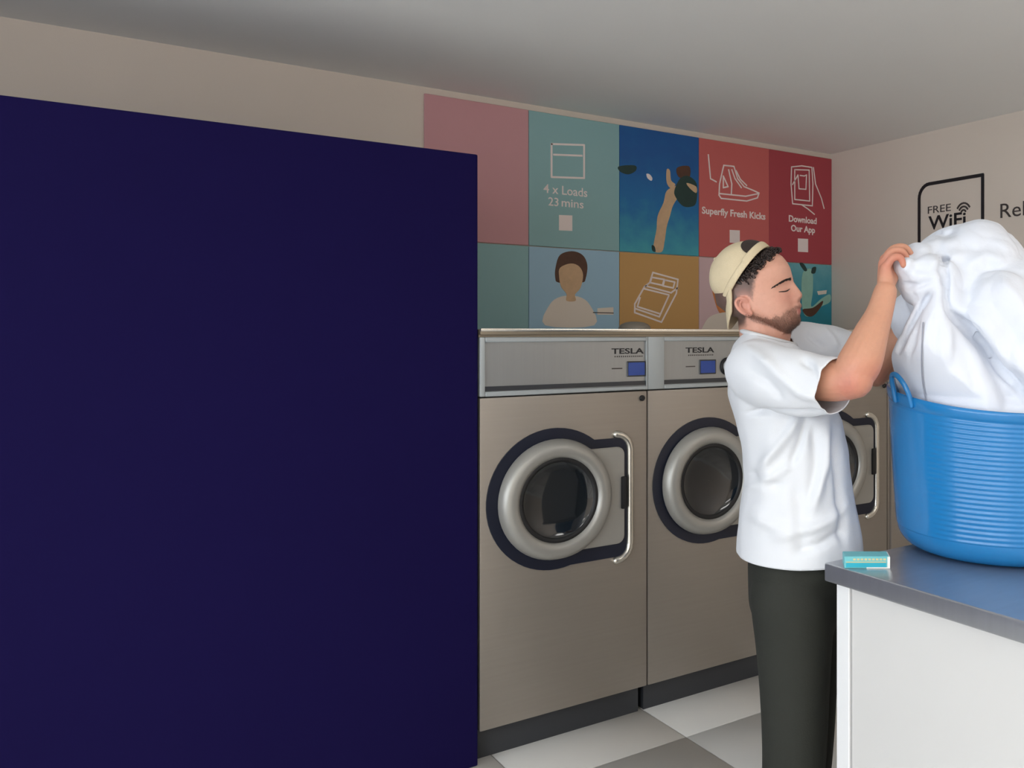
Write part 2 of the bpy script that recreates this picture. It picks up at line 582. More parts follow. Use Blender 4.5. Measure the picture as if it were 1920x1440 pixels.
# ------------------------------------------------------------------ mural on the back wall
CW = 0.4685
ROW = [(2.47, 1.852), (1.848, 1.22)]
mural = thing('wall_mural', 'colourful printed mural of square photo and icon panels above the washers', 'mural', (-1.17, -0.001, 1.22))
MY = -0.012
panels = {}
def panel(c, r, m):
    x1 = -CW * c - 0.001
    x0 = -CW * (c + 1) + 0.001
    o = obj('panel', box(x0, x1, MY, -0.001, ROW[r][1], ROW[r][0], 0.0015, 1), m, mural, smooth=False)
    panels[(c, r)] = o
    return o
for c, (a, b) in enumerate([('print_crimson', 'print_pool_water'), ('print_coral', 'print_pink'), ('print_deep_water', 'print_orange'),
                            ('print_teal', 'print_sky'), ('print_rose', 'print_teal')]):
    panel(c, 0, a); panel(c, 1, b)
def flat(name, pxs, m, par, h=0.001):
    if name not in ('blank_sticker', 'table_print', 'splash'):      # printed figures have rounded outlines
        q = [pxs[-1]] + list(pxs) + [pxs[0], pxs[1]]
        pxs = [tuple(x) for x in catmull(q, 4)[4:-5]]
    return obj(name, prism(bpx(pxs, MY), 'y', MY + 0.0005, MY - h), m, par, smooth=False)
def stroke(name, lines, wpx, m, par):
    parts = [ribbon(bpx(l[:-1] if l[-1] == 'c' else l, MY), wpx / 382.0, back_place(MY + 0.0003), closed=(l[-1] == 'c')) for l in lines]
    return obj(name, join(*parts), m, par, smooth=False)
def words(name, s, px, py, size_px, wpx, par, m='print_white', bold=0.0):
    a = on_back(px, py, MY); b = on_back(px + wpx, py, MY)
    k = (b[0] - a[0])
    sc = size_px * (a[1] - CAMY) / ((px - CX) / F_PX * RY + FY) / F_PX
    return obj(name, text_back(s, a[0], a[2], sc * 1.4, MY - 0.0005, width=k, font_bold=bold * sc), m, par, smooth=False)
pp = panels[(0, 0)]     # app panel: phone outline held in a hand
stroke('phone_icon', [[(1484, 313), (1483, 345), (1486, 382), (1523, 386), (1524, 345), (1522, 314), (1503, 311), 'c'],
                      [(1490, 318), (1490, 374), (1518, 377), (1517, 319), 'c'],
                      [(1486, 346), (1496, 328), (1498, 354), (1511, 355), (1512, 328), (1508, 330), (1500, 329)],
                      [(1525, 314), (1529, 345), (1540, 372), (1545, 391)], [(1503, 384), (1515, 392), (1527, 402)]], 2.6, 'print_white', pp)
words('lettering', 'Download', 1479, 415, 12, 52, pp, bold=0.035)
words('lettering', 'Our App', 1483, 433, 12, 45, pp, bold=0.035)
flat('blank_sticker', [(1496, 447), (1515, 448), (1515, 473), (1496, 472)], 'print_white', pp)
pp = panels[(1, 0)]
stroke('shoe_icon', [[(1355, 318), (1349, 345), (1348, 366), (1352, 372), (1400, 377), (1420, 371), (1423, 362), (1412, 357), (1395, 350), (1383, 335), (1376, 312), (1357, 310), 'c'],
                     [(1349, 363), (1398, 368), (1422, 363)], [(1372, 318), (1378, 335), (1390, 352)], [(1366, 318), (1372, 345), (1371, 365)],
                     [(1356, 330), (1365, 350), (1356, 352), 'c'], [(1328, 290), (1332, 335), (1343, 341)], [(1380, 320), (1388, 336), (1400, 348)]], 2.8, 'print_white', pp)
words('lettering', 'Superfly Fresh Kicks', 1316, 400, 13, 119, pp, bold=0.035)
flat('blank_sticker', [(1368, 431), (1387, 432), (1387, 456), (1368, 455)], 'print_white', pp)
pp = panels[(2, 0)]
flat('diver_leg', [(1268, 348), (1282, 343), (1276, 362), (1262, 385), (1256, 405), (1250, 425), (1246, 452), (1241, 472), (1225, 471), (1226, 455), (1231, 430), (1233, 405), (1244, 380), (1250, 358)], 'print_skin', pp)
flat('diver_body', [(1275, 335), (1290, 330), (1306, 345), (1305, 380), (1294, 388), (1280, 386), (1268, 372), (1264, 358)], 'print_dark_green', pp, 0.0016)
flat('diver_arm', [(1250, 318), (1256, 320), (1258, 338), (1266, 346), (1258, 353), (1250, 342)], 'print_skin', pp, 0.0013)
flat('diver_hair', [(1270, 314), (1292, 312), (1293, 332), (1280, 336), (1270, 328)], 'print_hair', pp, 0.0013)
flat('diver_shoulder', [(1287, 343), (1305, 350), (1305, 362), (1293, 353)], 'print_skin', pp, 0.002)
flat('rock', [(1160, 312), (1190, 310), (1192, 320), (1178, 327), (1163, 322)], 'print_dark_green', pp)
flat('fish', [(1212, 326), (1218, 327), (1223, 334), (1221, 339), (1214, 334)], 'print_white', pp)
flat('foot_shadow_print', [(1222, 460), (1227, 462), (1229, 472), (1223, 470)], 'print_dark_green', pp, 0.0015)  # foot's shadow, put into the print as a dark patch
pp = panels[(3, 0)]
stroke('drum_icon', [[(1034, 270), (1034, 332), (1095, 334), (1095, 272), 'c'], [(1038, 290), (1091, 292)]], 3.4, 'print_white', pp)
words('lettering', '4 x Loads', 1019, 361, 17, 82, pp, bold=0.01)
words('lettering', '23', 1028, 385, 16, 19, pp, bold=0.01)
words('lettering', 'mins', 1053, 387, 16, 41, pp, bold=0.01)
flat('blank_sticker', [(1048, 403), (1073, 404), (1073, 433), (1048, 432)], 'print_white', pp)
pp = panels[(2, 1)]     # orange panel with a detergent pack outline
stroke('detergent_icon', [[(1224, 511), (1271, 524), (1268, 550), (1240, 604), (1190, 586), (1190, 570), (1208, 538), (1218, 530), 'c'],
                          [(1210, 536), (1258, 549), (1270, 540)], [(1206, 541), (1254, 553)], [(1222, 520), (1219, 530), (1242, 535), (1245, 524), 'c'],
                          [(1246, 525), (1243, 536), (1262, 540), (1265, 529), 'c'], [(1254, 554), (1236, 594), (1192, 579)], [(1200, 558), (1195, 575), (1236, 588)]], 3.2, 'print_white', pp)
pp = panels[(1, 1)]     # portrait print behind the man's neck
flat('portrait_hair', [(1334, 526), (1352, 500), (1385, 500), (1390, 560), (1372, 600), (1350, 588), (1339, 560)], 'print_ginger', pp)
flat('portrait_blouse', [(1322, 604), (1345, 588), (1385, 590), (1400, 640), (1318, 640)], 'print_cream', pp, 0.0014)
pp = panels[(0, 1)]     # swimmer in the pool
flat('swimmer_leg', [(1505, 512), (1522, 506), (1524, 545), (1521, 575), (1540, 560), (1556, 552), (1556, 566), (1538, 576), (1522, 592), (1508, 590), (1503, 560)], 'print_skin_pale', pp)
flat('swimmer_foot', [(1499, 494), (1506, 494), (1513, 506), (1508, 508)], 'print_dark_green', pp, 0.0014)
flat('swimmer_foot', [(1523, 502), (1530, 501), (1528, 512), (1521, 512)], 'print_dark_green', pp, 0.0014)
flat('swimmer_shade_print', [(1505, 580), (1524, 577), (1542, 564), (1540, 574), (1525, 592), (1512, 592)], 'print_hair', pp, 0.0014)  # shade on the swimmer's leg, put into the print's colour
flat('splash', [(1532, 546), (1550, 544), (1549, 551), (1534, 553)], 'print_cream', pp, 0.0016)
pp = panels[(3, 1)]     # portrait print: brown hair over a face, pale top
flat('portrait_top', [(1022, 610), (1030, 572), (1052, 556), (1084, 556), (1106, 572), (1114, 610)], 'print_cream', pp)
flat('portrait_hair', [(1042, 500), (1050, 478), (1072, 471), (1092, 478), (1101, 497), (1098, 522), (1090, 530), (1048, 530), (1041, 520)], 'print_hair', pp, 0.0013)
flat('portrait_face', [(1050, 502), (1070, 494), (1086, 500), (1093, 516), (1088, 540), (1078, 552), (1079, 564), (1062, 564), (1062, 551), (1052, 538), (1048, 518)], 'print_skin', pp, 0.0018)
flat('table_print', [(1120, 578), (1150, 576), (1150, 590), (1120, 590)], 'print_cream', pp)
stroke('table_edge', [[(1112, 586), (1150, 587)]], 1.6, 'print_mark', pp)

# ------------------------------------------------------------------ lettering and sign on the right wall
def rp(px, py):
    q = on_right(px, py); return (q[1], q[2])
sgn = thing('wifi_sign', 'dark outlined leaf-shaped wireless internet sign on the cream wall', 'sign', (0, rp(1783, 400)[0], 1.9))
ya, yb = rp(1724, 350)[0], rp(1843, 350)[0]
zt = rp(1843, 328)[1]
zb_ = zt - abs(ya - yb) * 1.12
rr = 0.07
outer = [(yb, zt)] + [(ya - rr + rr * math.sin(a), zt - rr + rr * math.cos(a)) for a in np.linspace(0, math.pi / 2, 8)] + [(ya, zb_)] + \
        [(yb + rr - rr * math.sin(a), zb_ + rr - rr * math.cos(a)) for a in np.linspace(0, math.pi / 2, 8)]
rplace = lambda a, b, h: (-0.0005 - h * 2, a, b)
obj('outline', ribbon(outer, 0.017, rplace, closed=True), 'logo_black', sgn, smooth=False)
def rwords(s, px, py, hpx, wpx, bold=0.0):
    y0, z0 = rp(px, py); y1 = rp(px + wpx, py)[0]
    z1 = rp(px, py - hpx)[1]
    return text_right(s, y0, z0, (z1 - z0) * 1.38, -0.0012, width=abs(y1 - y0), font_bold=bold)
obj('lettering', rwords('FREE', 1740, 401, 14, 43), 'print_mark', sgn, smooth=False)
obj('lettering', rwords('WiFi', 1741, 431, 26, 70, 0.0015), 'logo_black', sgn, smooth=False)
c0 = rp(1807, 396)
arcs = []
sc = abs(rp(1817, 396)[0] - rp(1807, 396)[0]) / 10
for r_ in (5, 9.5, 14):
    arcs.append(ribbon([(c0[0] - r_ * sc * math.sin(a), c0[1] - 4 * sc + r_ * sc * 1.15 * math.cos(a)) for a in np.linspace(-0.95, 0.95, 9)], 2.4 * sc, rplace))
obj('wifi_waves', join(*arcs), 'print_mark', sgn, smooth=False)
lt = obj('wall_lettering', rwords('Rel', 1876, 409, 28, 46), 'print_mark', smooth=False, origin=(0, rp(1876, 409)[0], rp(1876, 409)[1]))
tag(lt, 'thin dark grey lettering on the cream wall beside the wireless sign', 'lettering')

# ------------------------------------------------------------------ washers
def outline(cx, cz, r, x1, z0, z1, rc, grow=0.0):
    r += grow; x1 += grow; z0 -= grow; z1 += grow; rc += grow
    a1 = math.asin(min(1, (z1 - cz) / r)); a0 = math.asin(max(-1, (z0 - cz) / r))
    pts = [(cx + r * math.cos(a), cz + r * math.sin(a)) for a in np.linspace(a1, 2 * math.pi + a0, 40)]
    pts += [(x1 - rc + rc * math.sin(a), z0 + rc - rc * math.cos(a)) for a in np.linspace(0, math.pi / 2, 6)]
    pts += [(x1 - rc + rc * math.cos(a), z1 - rc + rc * math.sin(a)) for a in np.linspace(0, math.pi / 2, 6)]
    return pts
def washer(label, x0, group, shift=0.0, p0=0.075, p1=0.585):
    t = thing('washing_machine', label, 'washing machine', (x0, FRONT, 0), group)
    y = FRONT
    q = lambda a: x0 + a
    obj('plinth', box(q(.012), q(WW - .012), y + .05, -.12, 0, .11), 'dark_strip', t, smooth=False)
    obj('body', box(q(.002), q(WW - .002), y, -.10, .11, 1.232, .006, 2), 'steel_warm', t, auto=40)
    fz0, fz1 = 1.236, 1.437
    fa = obj('fascia', join(box(q(.002), q(p0), y - .002, -.10, fz0, fz1, .004, 2), box(q(p1), q(WW - .002), y - .002, -.10, fz0, fz1, .004, 2),
              box(q(p0), q(p1), y - .002, -.10, 1.42, fz1, .003, 1), box(q(p0), q(p1), y - .002, -.10, fz0, 1.252, .003, 1)), 'steel_pale', t, auto=40)
    cp = obj('control_panel', box(q(p0), q(p1), y + .006, y + .06, 1.252, 1.42), 'steel_panel', t, smooth=False)
    fy = y + .006
    obj('dark_strip', box(q(p0 + .002), q(p1 - .002), fy - .003, fy + .001, 1.254, 1.27), 'dark_strip', cp, smooth=False)
    obj('logo', text_back('TESLA', q(.177 + shift), 1.374, .0285, fy - .0006, width=.137, font_bold=.0006), 'logo_black', cp, smooth=False)
    obj('logo_line', join(*[box(q(.19 + shift + k * .0088), q(.194 + shift + k * .0088), fy - .001, fy + .0005, 1.361, 1.366) for k in range(14)]), 'print_mark', cp, smooth=False)
    sc_ = obj('screen_bezel', box(q(.240 + shift), q(.322 + shift), fy - .004, fy + .001, 1.287, 1.345, .002, 1), 'dark_strip', cp, smooth=False)
    obj('screen', box(q(.246 + shift), q(.316 + shift), fy - .005, fy - .001, 1.292, 1.340), 'screen_blue', cp, smooth=False)
    obj('label_line', box(q(.178 + shift), q(.222 + shift), fy - .001, fy + .0005, 1.317, 1.321), 'print_mark', cp, smooth=False)
    if shift == 0:
        kc = (q(.378), fy, 1.316)
        obj('knob_ring', lathe([(.024, -.001), (.036, -.001), (.036, .006), (.033, .010), (.026, .010), (.024, .004)], 36, kc, 'y'), 'rubber_black', cp, auto=40)
        obj('knob', join(lathe([(.0001, .022), (.019, .022), (.022, .019), (.024, .0)], 36, kc, 'y'), box(kc[0] - .003, kc[0] + .003, fy - .026, fy - .02, 1.300, 1.334)), 'knob_white', cp, auto=40)
    # the door: navy recess with a squared right side, bright rim, grey door with glass
    C = (q(.272), .865)
    args = (C[0], C[1], .250, q(.560), .622, 1.062, .045)
    obj('door_recess', prism(outline(*args), 'y', y + .001, y - .006), 'recess_navy', t, smooth=False)
    rim = outline(*args, grow=.014)
    right = [p for p in rim if p[0] > C[0] + .225]
    right = sorted([p for p in right], key=lambda p: math.atan2(p[1] - .85, p[0] - q(.40)))
    obj('door_rim', tube([(p[0], y - .004, p[1]) for p in right], .0145, 10, 1), 'chrome', t)
    dr = obj('door', prism(outline(C[0], C[1], .212, q(.545), .672, 1.030, .03), 'y', y - .006, y - .018, .004), 'door_grey', t, auto=40)
    cc = (C[0], y - .016, C[1])
    obj('door_ring', lathe([(.145, .0), (.150, .030), (.165, .040), (.190, .038), (.206, .026), (.213, .0)], 56, cc, 'y'), 'door_grey', dr)
    obj('seal', lathe([(.128, .006), (.134, .026), (.142, .030), (.150, .026)], 56, cc, 'y'), 'rubber_black', dr)
    obj('glass', lathe([(.0005, .002), (.05, .004), (.10, .010), (.125, .017), (.134, .022)], 56, cc, 'y'), 'door_glass', dr)
    obj('handle', box(q(.528), q(.548), y - .030, y - .010, .80, .92, .006, 2), 'rubber_black', dr, auto=40)
    obj('lock', lathe([(.0001, .010), (.008, .010), (.011, .006), (.011, 0)], 16, (q(.628), y, 1.205), 'y'), 'rubber_black', t, auto=40)
    return t
gw = 'stainless washing machines along the mural wall'
washer('stainless front-loading washing machine below the orange mural panel', WA, gw)
washer('stainless front-loading washing machine behind the man, next to the narrow end cabinet', WA + WW, gw)
washer('stainless front-loading washing machine beside the navy boxed wall, logo at panel edge', WA - WW, gw, shift=.325, p0=.02, p1=.648)
xe = WA + 2 * WW
t = thing('end_cabinet', 'narrow stainless steel cabinet between last washer and cream wall', 'cabinet', (xe, FRONT, 0))
obj('carcass', box(xe + .004, -.002, FRONT + .004, -.10, .11, 1.437, .005, 2), 'steel_warm', t, auto=40)
obj('plinth', box(xe + .012, -.004, FRONT + .05, -.12, 0, .112), 'dark_strip', t, smooth=False)
dd = obj('door', box(xe + .016, -.016, FRONT - .010, FRONT + .006, .13, 1.22, .004, 2), 'steel_warm', t, auto=40)
obj('handle', tube([(xe + .06, FRONT - .01, .78), (xe + .06, FRONT - .035, .79), (xe + .06, FRONT - .035, .97), (xe + .06, FRONT - .01, .98)], .007, 10, 4), 'chrome', dd)
obj('drawer_front', box(xe + .016, -.016, FRONT - .010, FRONT + .006, 1.236, 1.425, .004, 2), 'steel_warm', t, auto=40)
x0 = WA - WW
ld_ = thing('machine_ledge', 'long brushed steel ledge running over the tops of the washing machines', 'ledge', (x0, -.014, 1.4375))
obj('slab', box(x0, -.002, FRONT - .010, -.014, 1.445, 1.464, .003, 2), 'steel_ledge', ld_, auto=40)
obj('nosing', box(x0, -.002, FRONT - .016, FRONT - .004, 1.456, 1.467, .003, 2), 'chrome', ld_, auto=40)
obj('support_strip', box(x0, -.002, FRONT + .006, -.02, 1.4372, 1.446), 'steel_ledge', ld_, smooth=False)
dp = on_back(1190, 613, -.55)
dm = obj('domed_lid', lathe([(.0005, .034), (.02, .0335), (.04, .030), (.058, .022), (.066, .013), (.069, .004), (.070, 0), (.0005, 0)], 40, (dp[0], -.55, 1.466)), 'dome_grey', origin=(dp[0], -.55, 1.466), auto=50)
tag(dm, 'low grey domed lid lying on the steel ledge below the orange panel', 'lid')

# ------------------------------------------------------------------ folding counter with steel top
CT = 0.92
k = P(1545, 1055, F_PX * (CAM_H - CT) / (1055 - HZ))
kx, ky = k[0], k[1]
ct = thing('folding_counter', 'white counter with a brushed stainless steel top holding the blue tub', 'counter', (kx, ky, 0))
CL, CDp = 1.9, 1.0      # along -y (towards the camera side), along +x
obj('steel_top', box(kx, kx + CDp, ky - CL, ky, CT - .042, CT, .005, 3), 'steel_top', ct, auto=40)
obj('side_panel', box(kx + .02, kx + CDp - .02, ky - .062, ky - .02, 0, CT - .042, .002, 1), 'counter_white', ct, smooth=False)
obj('side_panel', box(kx + .02, kx + CDp - .02, ky - CL + .02, ky - CL + .062, 0, CT - .042, .002, 1), 'counter_white', ct, smooth=False)
obj('kickboard', box(kx + .05, kx + .07, ky - CL + .062, ky - .062, 0, .1), 'dark_strip', ct, smooth=False)
nd = 3
for i in range(nd):
    a = ky - .064 - i * (CL - .128) / nd
    b = ky - .064 - (i + 1) * (CL - .128) / nd
    obj('door', box(kx + .024, kx + .044, b + .002, a - .002, .1, CT - .046, .002, 1), 'counter_panel', ct, smooth=False)
obj('back_panel', box(kx + CDp - .06, kx + CDp - .04, ky - CL + .062, ky - .062, .0, CT - .042), 'counter_panel', ct, smooth=False)

# small aqua box on the counter corner
YB = F_PX * (CAM_H - CT) / (1066 - HZ)
b0, b1 = P(1583, 1066, YB), P(1668, 1066, YB)
bl = np.linalg.norm(b1 - b0)
dirb = (b1 - b0) / bl
dep = np.array([FX, FY, 0.0])
def bbox_(u0, u1, w0, w1, z0, z1, bev=0.0):
    v, f = box(u0, u1, w0, w1, z0, z1, bev, 1)
    return np.array([b0[0] * np.array([1, 0, 0]) + b0[1] * np.array([0, 1, 0]) + dirb * q[0] + dep * q[1] + np.array([0, 0, CT + q[2]]) for q in v]), f
bt = thing('laundry_sheet_box', 'small flat aqua and teal cardboard box at the counter corner beside the tub', 'box', (b0[0], b0[1], CT))
obj('carton', bbox_(0, bl, 0, .05, .0002, .027, .0015), 'box_aqua', bt, smooth=False)
obj('teal_band', bbox_(.004, bl - .008, -.0008, .001, .003, .0125), 'box_teal', bt, smooth=False)
obj('tan_stripe', bbox_(.004, bl - .008, -.001, .001, .0135, .0155), 'box_tan', bt, smooth=False)
obj('white_foot', bbox_(.05, bl, -.0009, .001, .0004, .003), 'box_white', bt, smooth=False)
obj('white_end', bbox_(bl - .005, bl + .001, -.0008, .05, .0006, .0265), 'box_white', bt, smooth=False)
fp = obj('fine_print', join(*[bbox_(.02 + k * .0085, .026 + k * .0085, -.0009, .001, .0185, .0225) for k in range(9)]), 'box_tan', bt, smooth=False)
fp['kind'] = 'stuff'

# ------------------------------------------------------------------ blue flexible tub
TY = 2.275
tc_ = P(1890, 1021.5, TY)
tub = thing('laundry_tub', 'large blue flexible plastic tub with ribbed side on the steel counter', 'tub', (tc_[0], tc_[1], CT))
TB, TT, TH = .276, .300, .385
prof = []
for a in np.linspace(0, math.pi / 2, 7):
    prof.append((TB - .06 + .06 * math.sin(a), .055 - .055 * math.cos(a)))
nr_ = 25
for i in range(nr_ * 6 + 1):
    s = i / (nr_ * 6)
    h = .055 + s * (TH - .055 - .03)
    r = TB + (TT - TB - .004) * (s ** .85) 
    prof.append((r, h))
prof += [(TT - .002, TH - .028), (TT + .001, TH - .02), (TT + .003, TH - .010), (TT + .003, TH - .003), (TT, TH), (TT - .008, TH - .003), (TT - .012, TH - .02)]
prof += [(TB - .006, .06), (TB - .06, .01), (.001, .006)]
prof = [(.001, 0.0005)] + prof
tv, tf = lathe(prof, 144, (tc_[0], tc_[1], CT))
def ribs(v):
    """fine rings round the outside, left smooth below the two handles"""
    v = v.copy()
    dx, dy = v[:, 0] - tc_[0], v[:, 1] - tc_[1]
    r = np.hypot(dx, dy)
    az = np.arctan2(dy, dx) - HAZ + .18
    off = np.abs((az + math.pi / 2) % math.pi - math.pi / 2)
    m = np.clip((off - .44) / .05, 0, 1)
    h = v[:, 2] - CT
    on = (h > .056) & (h < TH - .032)
    s = np.clip((h - .055) / (TH - .085), 0, 1)
    outer_ = r > TB + (TT - TB) * s - .007
    k = np.where(on & outer_, .0016 * (.5 + .5 * np.sin(s * nr_ * 2 * math.pi)) * m + .0018 * (1 - m), 0)
    v[:, 0] += dx / np.maximum(r, 1e-6) * k; v[:, 1] += dy / np.maximum(r, 1e-6) * k
    return v
HAZ = math.atan2(RY, RX) + .39
tv = ribs(tv)
def sag(v):
    """the loaded rim dips towards the camera side and stays up at the handles"""
    v = v.copy()
    dx, dy = v[:, 0] - tc_[0], v[:, 1] - tc_[1]
    dpt = dx * FX + dy * FY
    lat = dx * RX + dy * RY
    k = np.clip((v[:, 2] - CT) / TH, 0, 1.3) ** 2
    v[:, 2] += k * (dpt / TT * .030 + (np.abs(lat) / TT) ** 2 * .012)
    return v
obj('shell', (sag(tv), tf), 'tub_blue', tub, auto=60)
def handle_pts(side, w=.036, hgt=.068):
    base = HAZ + (math.pi if side < 0 else 0)
    pts = []
    for a in np.linspace(0, math.pi, 13):
        th = base + (w / TT) * math.cos(a)
        rr_ = TT + .004 + .022 * math.sin(a)
        pts.append((tc_[0] + rr_ * math.cos(th), tc_[1] + rr_ * math.sin(th), CT + TH - .02 + hgt * math.sin(a) ** .8))
    return sag(np.array(pts))
for sd in (-1, 1):
    obj('handle', tube(handle_pts(sd), .0062, 12, 3), 'tub_blue', tub)

# ------------------------------------------------------------------ the duvet
D = []
D.append(blob(1885, 770, 2.28, .265, .255, .10))                 # what sits inside the tub
D.append(blob(1850, 690, 2.26, .225, .21, .19))
D.append(blob(1800, 640, 2.20, .105, .12, .21, roll=-.12))         # front flap falling into the tub
D.append(blob(1735, 715, 2.20, .070, .12, .13))
D.append(blob(1812, 530, 2.30, .158, .17, .158))                  # domed top
D.append(blob(1770, 520, 2.26, .095, .13, .115))
D.append(blob(1738, 528, 2.155, .072, .075, .070, roll=-.5))        # lump in the hand
D.append(blob(1725, 500, 2.22, .055, .09, .055))
D.append(blob(1905, 595, 2.24, .165, .20, .155))                   # right bulge
D.append(blob(1935, 655, 2.14, .150, .15, .155, roll=.45))
D.append(blob(1880, 590, 2.12, .105, .11, .105, roll=.6))
D.append(blob(1725, 600, 2.40, .085, .09, .085))                  # far lining behind the forearm
D.append(blob(1850, 500, 2.27, .09, .14, .085, roll=-.5))
D.append(tube([P(1765, 512, 2.14), P(1728, 600, 2.12), P(1696, 690, 2.16), P(1690, 775, 2.2)], [.028, .034, .040, .045], 16, 4))
D.append(tube([P(1772, 515, 2.13), P(1758, 620, 2.08), P(1745, 715, 2.09), P(1745, 790, 2.12)], [.032, .045, .058, .06], 16, 4))
D.append(tube([P(1780, 530, 2.13), P(1796, 640, 2.09), P(1822, 735, 2.08), P(1840, 800, 2.08)], [.032, .048, .062, .065], 16, 4))
D.append(blob(1696, 500, 2.135, .030, .05, .032))
dv, df, dn = remesh(join(*D), .005, 4, .5)
def clamp_in_tub(v):
    v = v.copy()
    dx, dy = v[:, 0] - tc_[0], v[:, 1] - tc_[1]
    r = np.hypot(dx, dy)
    h = v[:, 2] - CT
    s = np.clip((h - .055) / (TH - .085), 0, 1)
    lim = TB + (TT - TB) * s - .022 - np.clip((h - TH + .04) / .04, 0, 1) * .004 + np.clip(h - TH, 0, 1) * .55
    inside = h < TH + .25
    soft = np.clip((h - TH) / .22, 0, 1)
    tgt = lim + (r - lim) * soft
    kk = np.where(inside & (r > lim), tgt / np.maximum(r, 1e-6), 1)
    v[:, 0] = tc_[0] + dx * kk; v[:, 1] = tc_[1] + dy * kk
    return v
dv = rough(dv, dn, .014, 6.0, seed=13.7)
def wrinkle(v, nr, amp, scale, stretch, seed):
    st = np.array(stretch) * scale
    h = np.array([(1 - min(1, abs(noise.noise(Vector(tuple(x * st + seed)))) * 2.6)) ** 2 for x in v])
    return v - nr * (h * amp)[:, None]
dv = wrinkle(dv, dn, .007, 7.0, (1, 1, .4), 21.3)
dv = wrinkle(dv, dn, .0025, 18.0, (1, 1, .5), 4.0)
for poly, wd, am in [
    ([(1768, 478), (1774, 520), (1776, 560), (1786, 592)], 7, -.022),
    ([(1780, 580), (1800, 600), (1845, 645), (1872, 695), (1935, 760)], 9, -.026),
    ([(1800, 575), (1850, 612), (1885, 660), (1935, 715)], 14, .016),
    ([(1765, 482), (1778, 488)], 6, -.02),
    ([(1738, 448), (1752, 436), (1770, 440), (1800, 432)], 7, -.008),
    ([(1686, 538), (1715, 536), (1752, 522)], 7, -.007),
    ([(1746, 545), (1722, 585), (1698, 630), (1680, 668)], 5, -.016),
    ([(1765, 560), (1738, 620), (1712, 690), (1700, 750)], 11, .004),
    ([(1695, 495), (1740, 506), (1790, 498), (1840, 470)], 10, -.006),
    ([(1735, 480), (1790, 462), (1850, 462), (1900, 480)], 12, -.006),
    ([(1800, 500), (1850, 480), (1900, 500)], 14, .006),
    ([(1740, 560), (1715, 620), (1690, 680), (1678, 740)], 9, .006),
    ([(1775, 600), (1782, 680), (1800, 770)], 12, .007),
    ([(1800, 640), (1830, 720), (1870, 780)], 12, -.006),
    ([(1760, 560), (1752, 640), (1756, 700), (1765, 770)], 8, -.006),
    ([(1850, 560), (1880, 600), (1920, 660)], 14, -.006),
    ([(1870, 520), (1905, 560), (1935, 620)], 12, .006),
    ([(1880, 640), (1900, 700), (1925, 730)], 9, -.008)]:
    dv = fold(dv, dn, poly, wd, am * 1.3)
dv = clamp_in_tub(dv)
dv, df, dn = remesh((dv, df), .0045, 2, .5)
for poly, wd, am in [
    ([(1780, 582), (1800, 600), (1845, 645), (1872, 695), (1935, 760)], 5, -.011),
    ([(1792, 592), (1812, 606), (1838, 622)], 5, -.009),
    ([(1762, 481), (1772, 487), (1779, 484)], 4, -.018),
    ([(1774, 490), (1776, 520), (1775, 555), (1782, 585)], 3.5, -.010),
    ([(1744, 548), (1722, 585), (1698, 630), (1682, 665)], 4, -.012),
    ([(1690, 530), (1722, 536), (1752, 524)], 4, -.005),
    ([(1742, 446), (1752, 436), (1768, 440), (1792, 432)], 4, -.005)]:
    dv = fold(dv, dn, poly, wd, am)
dv = clamp_in_tub(dv)
duvet = obj('duvet', (dv, df), 'duvet_white', origin=(tc_[0], tc_[1], CT + .02))
tag(duvet, 'bundled white duvet being stuffed into the blue tub', 'duvet')
# thin grey line along the seam down the front of the duvet
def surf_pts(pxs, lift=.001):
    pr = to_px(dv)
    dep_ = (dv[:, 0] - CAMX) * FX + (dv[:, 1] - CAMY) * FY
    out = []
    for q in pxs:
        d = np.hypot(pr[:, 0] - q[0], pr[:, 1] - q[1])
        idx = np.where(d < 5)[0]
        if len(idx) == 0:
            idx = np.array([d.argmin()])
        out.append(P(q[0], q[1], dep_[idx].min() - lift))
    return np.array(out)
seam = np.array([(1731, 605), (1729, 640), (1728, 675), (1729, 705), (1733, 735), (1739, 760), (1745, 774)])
obj('seam_line', tube(surf_pts(catmull(seam, 3)), .0016, 8, 1), 'duvet_seam_grey', duvet)

# ------------------------------------------------------------------ the man
HY = 2.33
foot = S((1480 - CX) / F_PX * 2.34, 2.36, 0)
man = thing('person', 'man in backwards beige cap and loose white T-shirt lifting a duvet', 'person', foot)

# --- head in its own frame: x forward, y to his left, z up, origin between the ears
PITCH, YAW = math.radians(15), math.radians(12)
HC = P(1408, 577, HY)
K_PX = F_PX / HY
cp_, sp_ = math.cos(PITCH), math.sin(PITCH)
def head_to_room(v):
    v = np.asarray(v, float).reshape(-1, 3)
    x = v[:, 0] * cp_ - v[:, 2] * sp_
    z = v[:, 0] * sp_ + v[:, 2] * cp_
    y = v[:, 1]
    cx = x * math.cos(YAW) + y * math.sin(YAW)
    dpt = -x * math.sin(YAW) + y * math.cos(YAW)
    return np.stack([HC[0] + cx * RX + dpt * FX, HC[1] + cx * RY + dpt * FY, HC[2] + z], 1)
def px_to_head(px, py):
    a, b = (px - 1408) / K_PX, (577 - py) / K_PX
    a /= math.cos(YAW)
    return (a * cp_ + b * sp_, -a * sp_ + b * cp_)
profile_px = [(1440, 468), (1455, 473), (1467, 482), (1475, 492), (1481, 503), (1484, 514), (1486, 523), (1487.5, 529), (1493, 536.5),
              (1499, 545), (1503.5, 552.5), (1503, 558), (1499, 562), (1498.5, 567), (1502.5, 572), (1502.5, 576), (1498.5, 578.5), (1501.5, 583), (1500, 588.5), (1498.5, 592), (1501, 599), (1499, 606), (1492, 612)]
prof_h = np.array([px_to_head(*q) for q in profile_px])
order = np.argsort(prof_h[:, 1])
